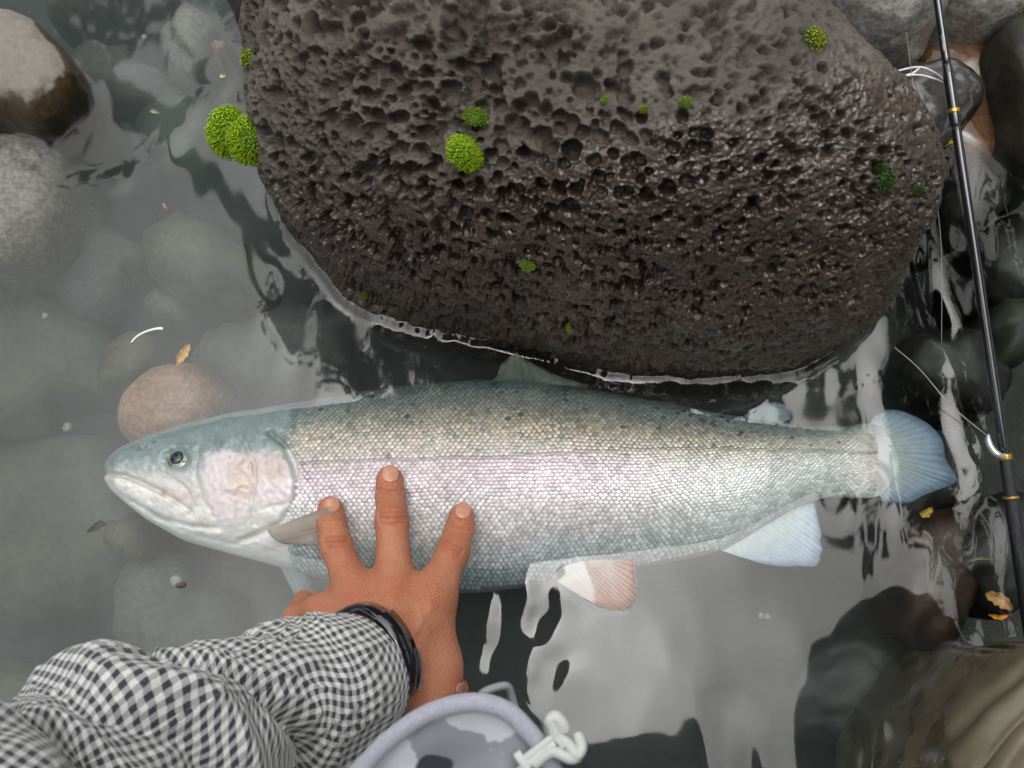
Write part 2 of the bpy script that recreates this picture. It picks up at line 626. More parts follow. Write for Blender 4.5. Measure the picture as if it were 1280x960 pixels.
BOFLAT, BOPX = flat, np.stack(proj(flat), -1)
BON = normals(G).reshape(-1, 3)

def on_boulder(px, py):
    d = np.hypot(BOPX[:, 0] - px, BOPX[:, 1] - py)
    k = np.where(d < 4)[0]
    if not len(k): k = np.argsort(d)[:5]
    k = k[np.argmax(BOFLAT[k, 2])]
    return BOFLAT[k], BON[k]

contours = [flat[(np.abs(flat[:, 2]) < 0.0016)]]

# ================================================================== other stones
def ell(cx, cy, rx, ry, rot, seed, n=14, k=0.10):
    r = np.random.default_rng(seed)
    t = np.linspace(0, 2 * math.pi, n, endpoint=False)
    w = 1 + k * r.normal(size=n)
    x, y = rx * np.cos(t) * w, ry * np.sin(t) * w
    a = math.radians(rot)
    return np.stack([cx + x * math.cos(a) - y * math.sin(a), cy + x * math.sin(a) + y * math.cos(a)], -1)

SM = {
    'grey': rock_material('grey_stone', (0.045, 0.047, 0.046), (0.105, 0.102, 0.094)),
    'pale': rock_material('pale_speckled_stone', (0.12, 0.106, 0.088), (0.205, 0.182, 0.152), speck=0.45),
    'green': rock_material('algae_stone', (0.036, 0.043, 0.030), (0.083, 0.089, 0.061), moss=0.3, green=(0.07, 0.09, 0.035)),
    'brown': rock_material('brown_stone', (0.20, 0.115, 0.074), (0.31, 0.195, 0.13), speck=0.3),
    'olive': rock_material('olive_stone', (0.056, 0.053, 0.031), (0.11, 0.10, 0.057)),
    'dark': rock_material('dark_stone', (0.006, 0.006, 0.005), (0.016, 0.014, 0.011), rough=0.5),
    'rust': rock_material('rust_stone', (0.018, 0.008, 0.005), (0.045, 0.020, 0.010), rough=0.45),
    'orange': rock_material('orange_brown_stone', (0.10, 0.038, 0.014), (0.20, 0.085, 0.032), rough=0.3, coat=1.0, bump=0.1),
    'shiny': rock_material('wet_black_stone', (0.018, 0.017, 0.015), (0.045, 0.041, 0.034), rough=0.25, coat=1.0, bump=0.45),
    'wetpale': rock_material('wet_pale_stone', (0.22, 0.22, 0.20), (0.42, 0.41, 0.38), rough=0.35, coat=0.6, moss=0.08, bump=0.5),
    'mossy': rock_material('mossy_dark_stone', (0.012, 0.012, 0.010), (0.030, 0.028, 0.020), rough=0.6, moss=0.45, green=(0.018, 0.028, 0.007)),
}
# the emergent stone: wet brown flanks, dry pale top
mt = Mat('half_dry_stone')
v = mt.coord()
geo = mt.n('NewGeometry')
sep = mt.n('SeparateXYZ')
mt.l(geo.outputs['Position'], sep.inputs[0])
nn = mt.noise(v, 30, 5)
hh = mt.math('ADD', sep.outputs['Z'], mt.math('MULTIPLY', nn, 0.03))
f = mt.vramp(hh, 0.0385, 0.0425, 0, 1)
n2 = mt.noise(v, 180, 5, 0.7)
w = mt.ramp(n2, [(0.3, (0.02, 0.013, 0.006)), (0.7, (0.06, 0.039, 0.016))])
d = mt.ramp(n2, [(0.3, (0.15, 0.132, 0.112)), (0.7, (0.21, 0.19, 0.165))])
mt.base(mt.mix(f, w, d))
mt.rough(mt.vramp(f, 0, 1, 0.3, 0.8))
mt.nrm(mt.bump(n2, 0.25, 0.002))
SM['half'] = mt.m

def stone(outline, mat, ztop, label, ze=None, zbot=None, n=64, seed=0, rough_amp=0.004, pw=0.8, group=None, facet=0.0):
    ze = (ztop - 0.035) if ze is None else ze
    zbot = -0.21 if zbot is None else zbot
    Gs = blob(outline, ze, ztop, zbot, n, umax=math.radians(150), pw=pw)
    Ns = normals(Gs)
    fl = Gs.reshape(-1, 3)
    dd = rough_amp * fbm(fl * 16 + seed, 60 + seed, 3) + 0.25 * rough_amp * fbm(fl * 70, 66, 2)
    if facet:
        dd = dd + facet * np.abs(noise(fl * 9 + seed, 70 + seed))
    fl = fl + Ns.reshape(-1, 3) * dd[:, None]
    o = mesh('stone', fl, grid_faces(n, n), SM[mat])
    tag(o, label, 'stone', group)
    if ztop > -0.004:
        q = fl[np.abs(fl[:, 2]) < 0.0035]
        # densify
        if len(q): contours.append(np.concatenate([q, q + rng.normal(0, 0.0008, q.shape)]))
    return o

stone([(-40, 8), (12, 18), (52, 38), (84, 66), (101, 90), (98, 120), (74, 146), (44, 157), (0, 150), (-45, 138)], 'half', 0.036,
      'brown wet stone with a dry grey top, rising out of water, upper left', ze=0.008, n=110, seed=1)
stone([(-60, 190), (20, 176), (66, 184), (88, 215), (90, 255), (74, 297), (40, 326), (-5, 342), (-60, 350)], 'pale', -0.004,
      'pale speckled stone just under the surface below the half dry stone', n=100, seed=2)
stone(ell(263, 338, 88, 52, 27, 3, k=0.04), 'green', -0.045, 'long oval grey green stone under water left of the boulder', n=90, seed=3)
stone([(155, 520), (168, 492), (196, 470), (232, 462), (266, 468), (286, 492), (286, 520), (262, 552), (215, 566), (170, 552)], 'brown', -0.022,
      'reddish brown flat stone under water behind the head of the trout', n=90, seed=4, facet=0.003)
stone(ell(130, 345, 66, 62, 10, 5), 'grey', -0.075, 'rounded dull grey stone under water between the pale stone and the oval stone', seed=5)
stone(ell(40, 450, 100, 98, 0, 6), 'green', -0.085, 'wide greenish stone under water at the left edge, above the trout snout', n=80, seed=6)
stone(ell(168, 462, 50, 34, -42, 7), 'olive', -0.070, 'narrow olive stone under water left of the orange leaf', seed=7)
stone(ell(232, 392, 40, 26, 5, 8), 'grey', -0.085, 'small dark grey stone under water beside the white twig', seed=8)
stone(ell(345, 447, 100, 58, -8, 9), 'grey', -0.075, 'broad grey stone under water above the trout back', n=80, seed=9)
stone(ell(60, 660, 150, 120, -15, 10), 'green', -0.10, 'very large green filmed stone under water below the snout', n=90, seed=10)
stone(ell(172, 676, 32, 26, 20, 11), 'olive', -0.055, 'small olive stone under water beneath the trout chin', seed=11)
stone(ell(225, 768, 88, 76, 5, 12), 'grey', -0.065, 'rounded brown grey stone under water above the checked sleeve', n=80, seed=12)
stone(ell(15, 885, 72, 62, 0, 13), 'olive', -0.08, 'yellowish olive stone under water in the lower left corner', seed=13)
stone(ell(98, 14, 34, 24, 0, 14), 'grey', -0.055, 'small grey stone under water at the top beside the half dry stone', seed=14)
stone(ell(182, 8, 42, 24, 0, 15), 'grey', -0.05, 'rounded grey stone under water, cut by the top edge left of the boulder', seed=15)
stone(ell(240, 58, 34, 44, 15, 16), 'pale', -0.07, 'upright pale stone under water close to the upper left of the boulder', seed=16)
stone(ell(150, 105, 66, 42, 20, 17), 'grey', -0.085, 'wide faint grey stone under water right of the half dry stone', seed=17)
stone(ell(289, 84, 16, 13, 0, 18), 'brown', -0.05, 'tiny pinkish stone under water against the boulder side', seed=18)
stone(ell(140, 205, 60, 42, -20, 19), 'grey', -0.10, 'deep dull stone under the dark ripples at the left', seed=19)
stone(ell(225, 170, 58, 48, 30, 20), 'green', -0.10, 'deep greenish stone under water left of the twin moss cushions', seed=20)
stone(ell(330, 760, 70, 44, 30, 23), 'grey', -0.11, 'deep grey stone under water between trout belly and sleeve', seed=23)
stone([(276, -40), (288, 8), (300, 32), (313, 50), (338, 60), (372, 30), (370, -40)], 'dark', 0.03, 'dark brown rock corner poking out behind the top left of the boulder', ze=0.0, seed=21)
# top right
stone([(955, -40), (1000, 0), (1045, 40), (1078, 66), (1122, 68), (1160, 46), (1176, 8), (1168, -60), (1060, -90)], 'wetpale', 0.085,
      'pale grey wet boulder behind the right shoulder of the big boulder', ze=0.02, n=110, seed=22, facet=0.006)
stone([(1160, -60), (1172, 0), (1192, 24), (1238, 32), (1276, 26), (1330, 10), (1330, -70), (1240, -100)], 'wetpale', 0.055,
      'flat pale grey rock cut by the top right corner', ze=0.015, n=90, seed=24)
stone([(1098, 108), (1128, 86), (1180, 83), (1213, 104), (1223, 130), (1206, 160), (1170, 196), (1135, 196), (1100, 160)], 'shiny', 0.040,
      'glossy wet black stone under the rod beside the big boulder', ze=0.012, n=100, seed=25, pw=0.7)
stone([(1145, 75), (1190, 56), (1226, 74), (1246, 112), (1251, 165), (1226, 205), (1182, 196), (1148, 140)], 'orange', -0.006,
      'orange brown stone just under water right of the glossy black stone', ze=-0.03, n=90, seed=26, pw=0.6)
stone([(1236, 50), (1300, 10), (1360, 90), (1340, 200), (1275, 196), (1252, 150), (1236, 95)], 'mossy', 0.05,
      'dark mossy rock at the right edge beside the orange brown stone', ze=0.005, n=90, seed=27)
stone(ell(1210, 245, 46, 44, 0, 28), 'mossy', -0.03, 'mossy green black stone under water right of the boulder shoulder', seed=28)
stone(ell(1262, 330, 50, 60, 0, 29), 'dark', -0.05, 'black stone under water at the right edge halfway along the rod', seed=29)
stone(ell(1258, 420, 34, 44, 0, 30), 'mossy', -0.06, 'olive stone under water where the rod gets thin', seed=30)
stone(ell(1190, 470, 70, 46, 20, 31), 'dark', -0.07, 'dark stone under water above the trout tail', seed=31)
stone(ell(1240, 690, 62, 80, 10, 32), 'dark', -0.06, 'black stone under water below the rod handle', seed=32)
stone(ell(1165, 720, 50, 92, 12, 33), 'rust', -0.07, 'dark red brown stone under water above the wader knee', seed=33)
stone(ell(1060, 860, 120, 74, -20, 34), 'dark', -0.13, 'dark olive stone under water left of the wader knee', n=80, seed=34)
stone(ell(930, 900, 62, 56, 0, 35), 'dark', -0.14, 'rust spotted dark stone under water at the bottom middle', seed=35)
stone(ell(780, 900, 110, 70, 0, 36), 'dark', -0.16, 'dark stone under water right of the white cord lock', seed=36)
stone(ell(1120, 620, 70, 50, 0, 37), 'dark', -0.10, 'dark stone under water just below the trout tail', seed=37)

# loose gravel between the stones
gv = []
base_d, base_a = concentric(7)
for k in range(320):
    px, py = rng.uniform(-60, 520), rng.uniform(-60, 1010)
    c = P(px, py, -0.19)
    s = rng.uniform(0.004, 0.013)
    u = base_d * math.pi * 0.8
    rr_ = s * (1 + 0.15 * rng.normal(size=u.shape))
    a = rng.uniform(0, 6.28)
    x, y = np.sin(u) * np.cos(base_a) * rng.uniform(0.7, 1.5), np.sin(u) * np.sin(base_a)
    V = np.stack([c[0] + s * (x * math.cos(a) - y * math.sin(a)), c[1] + s * (x * math.sin(a) + y * math.cos(a)), c[2] + 0.01 + s * 0.6 * np.cos(u)], -1)
    gv.append((V.reshape(-1, 3), [grid_faces(7, 7)]))
V, F = merge(gv)
tag(mesh('gravel', V, F, SM['dark']), 'loose dark gravel on the stream bed', 'gravel', kind='stuff')
# ================================================================== the trout
BACK = np.array([(130, 590), (133, 577), (138, 571), (150, 561), (180, 547), (230, 530), (290, 517), (340, 509), (400, 500), (470, 488), (540, 480), (600, 476),
                 (660, 478), (720, 485), (790, 497), (850, 508), (900, 518), (960, 528), (1010, 534), (1055, 533), (1085, 529), (1100, 533), (1112, 545), (1120, 560), (1124, 576)], float)
BELLY = np.array([(130, 591), (132, 602), (138, 611), (150, 623), (185, 651), (230, 676), (290, 693), (340, 706), (400, 723), (470, 736), (540, 742), (600, 741),
                  (650, 735), (700, 725), (780, 713), (860, 699), (905, 688), (950, 660), (1000, 631), (1040, 621), (1085, 623), (1100, 620), (1112, 609), (1120, 596), (1124, 580)], float)

def outline_y(x):
    def sm(T):
        xx = np.linspace(130, 1124, 2400)
        yy = np.interp(xx, T[:, 0], T[:, 1])
        k = np.exp(-np.linspace(-2, 2, 61) ** 2); k /= k.sum()
        ys = np.convolve(np.pad(yy, 30, mode='edge'), k, mode='valid')
        w = sstep(136, 190, xx) * (1 - sstep(1070, 1092, xx))
        return np.interp(x, xx, yy * (1 - w) + ys * w)
    return sm(BACK), sm(BELLY)

FX = [130, 160, 220, 300, 380, 480, 600, 720, 840, 950, 1040, 1080, 1124]
F_ZC = [-0.014, -0.015, -0.016, -0.018, -0.022, -0.026, -0.027, -0.025, -0.020, -0.014, -0.009, -0.007, -0.0055]
F_TH = [0.012, 0.020, 0.027, 0.0345, 0.040, 0.044, 0.046, 0.044, 0.037, 0.027, 0.014, 0.009, 0.0015]

def fish_surf(x, v, side=1):
    """point of the trout's surface; x = column of the outline, v from -1 (back) to 1 (belly)"""
    b, l = outline_y(x)
    zc = np.interp(x, FX, F_ZC)
    th = np.interp(x, FX, F_TH)
    pb, pl = P(x, b, zc), P(x, l, zc)
    w = ((v + 1) / 2)[..., None]
    p = pb * (1 - w) + pl * w
    nose = np.clip((x - 130) / 26, 0, 1) ** 0.5
    dome = np.clip(1 - np.abs(v) ** 2.3, 0, 1) ** 0.56
    p = p.copy()
    p[..., 2] = zc + side * th * dome * nose
    return p

NS, NV = 520, 150
sx = 130 + (1124 - 130) * np.linspace(0, 1, NS) ** 1.25
vv = np.sin(np.linspace(-math.pi / 2, math.pi / 2, NV))
XX, VV = np.meshgrid(sx, vv, indexing='ij')
top = fish_surf(XX, VV, 1)
bot = fish_surf(XX, VV, -1)
tx, ty = proj(top)
# relief of the head: mouth, jaw, gill cover, nostril, eye socket
def groove(z, pts, depth, w):
    return z - depth * np.exp(-(poly_dist(tx, ty, pts) / w) ** 2)
z = top[..., 2]
MOUTH = [(126, 591), (153, 594), (175, 602), (203, 616), (224, 630), (238, 641)]
z = groove(z, MOUTH[:4], 0.0046, 3.2)
z = groove(z, MOUTH[3:], 0.0032, 3.2)
z = groove(z, [(196, 588), (216, 598), (234, 612), (242, 632), (236, 642)], 0.0015, 2.5)      # maxilla plate
z = groove(z, [(165, 626), (200, 648), (240, 658), (275, 660)], 0.0022, 3.5)               # under the jaw
z = groove(z, [(150, 617), (190, 645), (240, 668), (300, 682)], 0.0008, 3.0)
OPER = [(338, 541), (356, 556), (367, 578), (373, 602), (368, 633), (352, 653), (326, 667), (300, 676)]
z = groove(z, OPER, 0.0040, 4.0)
z = groove(z, [(352, 540), (372, 562), (384, 596), (382, 628), (366, 655)], 0.0016, 3.0)
z = groove(z, [(308, 556), (318, 580), (319, 604), (314, 630), (318, 656)], 0.0012, 2.2)    # preopercle
z = groove(z, [(318, 640), (345, 632), (366, 628)], 0.0010, 2.0)
z = groove(z, [(248, 562), (244, 590), (252, 622), (272, 655)], 0.0010, 3.0)                # cheek front
z = z + 0.0016 * np.exp(-(((tx - 345) / 24) ** 2 + ((ty - 600) / 40) ** 2))
z = z + 0.0014 * np.exp(-(((tx - 282) / 28) ** 2 + ((ty - 605) / 38) ** 2))
z = z - 0.0030 * np.exp(-(((tx - 221) / 15) ** 2 + ((ty - 573) / 13) ** 2) ** 2)
z = z - 0.0020 * np.exp(-(((tx - 178) / 3.5) ** 2 + ((ty - 560) / 3) ** 2))
z = z - 0.0016 * np.exp(-(((tx - 187) / 3) ** 2 + ((ty - 560) / 3) ** 2))
hn = fbm(np.stack([tx, ty, 0 * tx], -1).reshape(-1, 3) / 26, 81, 3).reshape(tx.shape)
hn2 = fbm(np.stack([tx, ty, 0 * tx], -1).reshape(-1, 3) / 7, 84, 2).reshape(tx.shape)
headm = 1 - sstep(350, 385, tx)
z = z + headm * (0.0009 * hn + 0.0005 * hn2)
stri = np.sin(np.arctan2(ty - 566, tx - 300) * 46) * np.exp(-(((tx - 348) / 26) ** 2 + ((ty - 622) / 34) ** 2))
z = z + 0.00025 * stri
top[..., 2] = z

def lerp3(a, b, w):
    return a * (1 - w[..., None]) + np.asarray(b) * w[..., None]

def fish_colour(x, y):
    """pigment of the skin at an image position: green back, pink stripe, white side, grey belly"""
    b, l = outline_y(np.clip(x, 130, 1124))
    t = np.clip((y - b) / np.maximum(l - b, 1), 0, 1)
    q = np.stack([x, y, 0 * x], -1).reshape(-1, 3)
    nz = fbm(q / 42, 90, 3).reshape(x.shape)
    nf = fbm(q / 9, 95, 2).reshape(x.shape)
    stops = [(0.0, (0.24, 0.30, 0.29)), (0.10, (0.26, 0.31, 0.28)), (0.18, (0.40, 0.40, 0.34)), (0.33, (0.55, 0.50, 0.46)), (0.40, (0.70, 0.58, 0.64)),
             (0.52, (0.84, 0.75, 0.80)), (0.62, (0.90, 0.86, 0.87)), (0.74, (0.88, 0.88, 0.86)), (0.82, (0.66, 0.74, 0.74)), (0.92, (0.54, 0.62, 0.64)), (1.0, (0.62, 0.68, 0.68))]
    ts = [s[0] for s in stops]
    tt = np.clip(t + 0.03 * nz, 0, 1)
    c = np.stack([np.interp(tt, ts, [s[1][k] for s in stops]) for k in range(3)], -1)
    # towards the tail: paler, greener, the belly stays white
    wt = sstep(700, 960, x) * sstep(0.08, 0.3, t)
    tail = np.stack([np.interp(t, [0, 0.25, 0.5, 0.75, 1], [0.30, 0.46, 0.66, 0.70, 0.82][k:k + 1] * 5 if False else v) for k, v in
                     enumerate(([0.22, 0.44, 0.60, 0.64, 0.80], [0.27, 0.50, 0.68, 0.72, 0.82], [0.23, 0.44, 0.62, 0.70, 0.80]))], -1)
    c = c * (1 - 0.8 * wt[..., None]) + tail * 0.8 * wt[..., None]
    pk = np.exp(-(((x - 1098) / 30) ** 2 + ((y - 592) / 28) ** 2))
    c = lerp3(c, (0.74, 0.62, 0.60), 0.6 * pk)
    c = lerp3(c, (0.52, 0.57, 0.58), sstep(1090, 1120, x))
    # dark specks on the back
    sp = (fbm(q / 6.5, 99, 1).reshape(x.shape) > 0.56) & (t < 0.34)
    c = np.where(sp[..., None], c * 0.4, c)
    # head
    h = 1 - sstep(352, 384, x + 0.12 * (y - 600))
    hc = np.stack([np.interp(t, [0, 0.22, 0.40, 0.52, 0.7, 1], v) for v in
                   ([0.20, 0.22, 0.42, 0.66, 0.80, 0.84], [0.28, 0.29, 0.47, 0.66, 0.80, 0.85], [0.28, 0.28, 0.45, 0.63, 0.76, 0.83])], -1)
    jaw = np.exp(-(((x - 222) / 22) ** 2 + ((y - 618) / 12) ** 2))
    hc = lerp3(hc, (0.66, 0.46, 0.45), 0.55 * jaw)
    CH = [(252, 566), (275, 559), (318, 562), (352, 564), (366, 580), (370, 606), (362, 634), (345, 650), (318, 652), (276, 660), (258, 640), (250, 605)]
    ch = inside(x + 6 * nz, y + 5 * nf, CH).astype(float)
    ed = poly_dist(x + 6 * nz, y + 5 * nf, CH + CH[:1])
    ch = ch * sstep(0, 9, ed)
    cc = np.full(x.shape + (3,), 0.0) + np.array((0.80, 0.70, 0.73))
    brn = np.exp(-(((x - 304) / 20) ** 2 + ((y - 596) / 30) ** 2) ** 1.5) + np.exp(-(((x - 345) / 17) ** 2 + ((y - 585) / 22) ** 2) ** 1.5)
    cc = lerp3(cc, (0.56, 0.40, 0.30), np.clip(0.80 * brn + 0.6 * brn * nf, 0, 0.92))
    cc = lerp3(cc, (0.92, 0.92, 0.88), np.exp(-(((x - 325) / 22) ** 2 + ((y - 640) / 12) ** 2)))
    hc = lerp3(hc, cc, ch * 0.92) if False else hc * (1 - 0.8 * ch[..., None]) + cc * 0.8 * ch[..., None]
    rim = np.exp(-(poly_dist(x, y, OPER) / 5) ** 2)
    hc = lerp3(hc, (0.88, 0.87, 0.84), 0.6 * rim * (y > 560))
    c = c * (1 - h[..., None]) + hc * h[..., None]
    eye = np.exp(-(((x - 221) / 21) ** 2 + ((y - 572) / 17) ** 2) ** 2)
    c = lerp3(c, (0.13, 0.20, 0.19), 0.7 * eye)
    c = c * (1 + (0.05 + 0.09 * h * (t < 0.9))[..., None] * nf[..., None]) * (1 + 0.10 * (h * nz)[..., None])
    hs = (fbm(q / 5.0, 103, 1).reshape(x.shape) > 0.60) & (t < 0.36) & (h > 0.5)
    c = np.where(hs[..., None], c * 0.55, c)
    return np.clip(c * (0.86 - 0.12 * h[..., None]), 0.02, 0.93)

skin = fish_colour(tx, ty)
# the skin between the scales is darker than the scales themselves
scaled = sstep(366, 392, tx + 0.1 * (ty - 600)) * (1 - sstep(1060, 1095, tx))
skin_c = skin * (1 - (0.64 - 0.30 * sstep(760, 980, tx))[..., None] * scaled[..., None])
botc = np.full(bot.shape, 0.0) + np.array((0.34, 0.41, 0.43))
mf = Mat('trout_skin')
mf.l(mf.attr('Col').outputs['Color'], mf.b.inputs['Base Color'])
mf.set(Roughness=0.33, Coat_Weight=0.35, Coat_Roughness=0.15)
vv_ = mf.coord()
mf.nrm(mf.bump(mf.noise(vv_, 700, 3), 0.12, 0.001))
fo = P(600, 610, -0.20)
fish = empty('trout', fo)
tag(fish, 'large silvery trout with pink flank lying on its side in the shallow water', 'fish')
V = np.concatenate([top.reshape(-1, 3), bot.reshape(-1, 3)])
F = grid_faces(NS, NV)
F = np.concatenate([F, F[:, ::-1] + NS * NV])
mesh('body', V, F, mf.m, fish, col=np.concatenate([skin_c.reshape(-1, 3), botc.reshape(-1, 3)]))

# ---- scales: every one a small domed plate, free edge towards the tail
hexa = np.linspace(0, 2 * math.pi, 6, endpoint=False)
cx, cy = [], []
row = 0
y0 = 470.0
while y0 < 745:
    cx.append(np.arange(372 + (row % 2) * 3.1, 1092, 6.2)); cy.append(np.full(len(cx[-1]), y0))
    y0 += 4.2; row += 1
cx, cy = np.concatenate(cx), np.concatenate(cy)
# rows follow the body: squeeze them where the trout gets slimmer
b, l = outline_y(cx)
midy = np.interp(cx, [372, 600, 800, 1000, 1092], [612, 608, 605, 578, 576])
sq = np.interp(cx, [372, 700, 900, 1000, 1092], [1.0, 1.0, 0.84, 0.66, 0.6])
py_ = midy + (cy - 608) * sq
wq = np.stack([cx, py_, 0 * cx], -1)
px_ = cx + rng.normal(0, 0.30, len(cx)) + 3.0 * noise(wq / 70, 77)
py_ = py_ + rng.normal(0, 0.24, len(cx)) + 3.0 * noise(wq / 60, 78)
vpos = (py_ - (b + l) / 2) / ((l - b) / 2)
gill_x = np.interp(py_, [470, 540, 575, 600, 630, 660, 745], [340, 356, 378, 388, 386, 372, 372])
keep = (np.abs(vpos) < 0.965) & (px_ > gill_x)
px_, py_, vpos, sq = px_[keep], py_[keep], vpos[keep], sq[keep]
b, l = outline_y(px_)
half = (l - b) / 2
r = 3.36
ox = np.concatenate([[0.3], 0.98 * np.cos(hexa + math.pi / 6) * 1.0])
oy = np.concatenate([[0.0], np.sin(hexa + math.pi / 6) * 0.83])
lift = np.concatenate([[0.00052], 0.00006 + 0.00030 * (np.cos(hexa + math.pi / 6) > 0.3)])
SXX = px_[:, None] + r * ox[None] * (0.72 + 0.28 * sq[:, None]) * rng.uniform(0.9, 1.06, (len(px_), 1))
SVV = np.clip(vpos[:, None] + r * oy[None] * sq[:, None] / half[:, None], -0.985, 0.985)
SV = fish_surf(SXX, SVV, 1)
ctr = SV[:, :1]
e1 = SV[:, 1] - SV[:, 4]; e2 = SV[:, 2] - SV[:, 5]
nn = np.cross(e1, e2); nn /= np.linalg.norm(nn, axis=1)[:, None] + 1e-9
nn *= np.sign(nn[:, 2:3] + 1e-9)
SV = SV + nn[:, None] * (lift[None, :, None] * rng.uniform(0.6, 1.35, (len(SV), 1, 1)))
SV = SV + nn[:, None] * 0.00012
wx, wy = proj(SV[:, 0])
sc_col = fish_colour(wx, wy)
var = rng.uniform(0.70, 1.10, len(wx)) * (1 + 0.16 * fbm(np.stack([wx, wy, 0 * wx], -1) / 22, 131, 2))
# gilded scales along the upper flank
tt_ = (wy - b) / (l - b)
gold = np.exp(-((tt_ - 0.24) / 0.10) ** 2) * (1 - sstep(950, 1010, wx)) * (rng.uniform(0, 1, len(wx)) < 0.72)
sc_col = lerp3(sc_col, (0.74, 0.63, 0.46), 0.62 * gold * (0.45 + 0.55 * np.clip(noise(np.stack([wx, wy, 0 * wx], -1) / 40, 120) + 0.6, 0, 1)))
lat = np.abs(wy - np.interp(wx, [372, 480, 620, 760, 900, 1092], [578, 576, 570, 562, 560, 566])) < 2.4
sc_col[lat] *= 0.62
sc_col = np.clip(sc_col * var[:, None] * 1.04, 0.02, 0.92)
rimc = np.repeat(sc_col[:, None], 7, 1)
rimc[:, 1:] *= (0.62 + 0.22 * sstep(760, 980, wx))[:, None, None]
k = np.arange(len(SV))[:, None] * 7
tri = np.stack([np.stack([k[:, 0], k[:, 0] + 1 + i, k[:, 0] + 1 + (i + 1) % 6], -1) for i in range(6)], 1).reshape(-1, 3)
ms = Mat('trout_scales')
ms.l(ms.attr('Col').outputs['Color'], ms.b.inputs['Base Color'])
ms.set(Roughness=0.30, Metallic=0.08, Specular_IOR_Level=0.7, Coat_Weight=0.25, Coat_Roughness=0.12)
so = mesh('scales', SV.reshape(-1, 3), tri, ms.m, fish, col=rimc.reshape(-1, 3))
tag(so, kind='stuff')

# ---- eye
def disc_dome(c, nrm, r, h, n=28, rings=8, stretch=(1, 1)):
    c, nrm = np.asarray(c, float), np.asarray(nrm, float)
    nrm /= np.linalg.norm(nrm)
    a = np.cross(nrm, (0, 1, 0)); a /= np.linalg.norm(a)
    bb = np.cross(nrm, a)
    t = np.linspace(0, 2 * math.pi, n, endpoint=False)
    q = np.linspace(0.001, 1, rings)
    ph = q * math.pi / 2
    V = c + (np.sin(ph)[:, None, None] * r) * (np.cos(t)[None, :, None] * a * stretch[0] + np.sin(t)[None, :, None] * bb * stretch[1]) + (np.cos(ph) * h)[:, None, None] * nrm
    return V.reshape(-1, 3), [grid_faces(rings, n, True)]
b1, l1 = outline_y(np.array([221.0]))
ev = (573 - (b1 + l1) / 2) / ((l1 - b1) / 2)
kk_ = np.argmin((tx - 220) ** 2 + (ty - 573) ** 2)
ec = top.reshape(-1, 3)[kk_] - np.array([0, 0, 0.0022])
en = np.array([-0.12, 0.22, 1.0])
m_iris = Mat('trout_iris')
v = m_iris.coord()
m_iris.base(m_iris.ramp(m_iris.noise(v, 500, 3), [(0.3, (0.05, 0.085, 0.075)), (0.7, (0.16, 0.19, 0.14))]))
m_iris.set(Roughness=0.12, Coat_Weight=1.0)
m_ring = plain('eye_ring', (0.26, 0.26, 0.15), 0.25)
m_pup = plain('eye_pupil', (0.012, 0.02, 0.03), 0.06)
V, F = disc_dome(ec, en, 0.0112, 0.0042)
eye = mesh('eye', V, F, m_iris.m, fish)
V, F = disc_dome(ec + en * 0.0011, en, 0.0072, 0.0038)
mesh('iris_ring', V, F, m_ring, eye)
V, F = disc_dome(ec + en * 0.0018, en, 0.0060, 0.0036)
mesh('pupil', V, F, m_pup, eye)

# ---- fins
def fin_material(name, col, alpha, tip=None):
    m = Mat(name)
    c = m.attr('Col').outputs['Color']
    m.l(c, m.b.inputs['Base Color'])
    m.set(Roughness=0.35)
    tr = m.n('BsdfTransparent')
    tl = m.n('BsdfTranslucent')
    m.l(c, tl.inputs['Color'])
    mx = m.n('MixShader'); mx.inputs[0].default_value = 0.35
    m.l(m.b.outputs[0], mx.inputs[1]); m.l(tl.outputs[0], mx.inputs[2])
    mx2 = m.n('MixShader')
    m.l(m.attr('alpha').outputs['Fac'], mx2.inputs[0])
    m.l(tr.outputs[0], mx2.inputs[1]); m.l(mx.outputs[0], mx2.inputs[2])
    m.l(mx2.outputs[0], m.out.inputs['Surface'])
    return m.m
FM = fin_material('fin_membrane', None, 0.6)

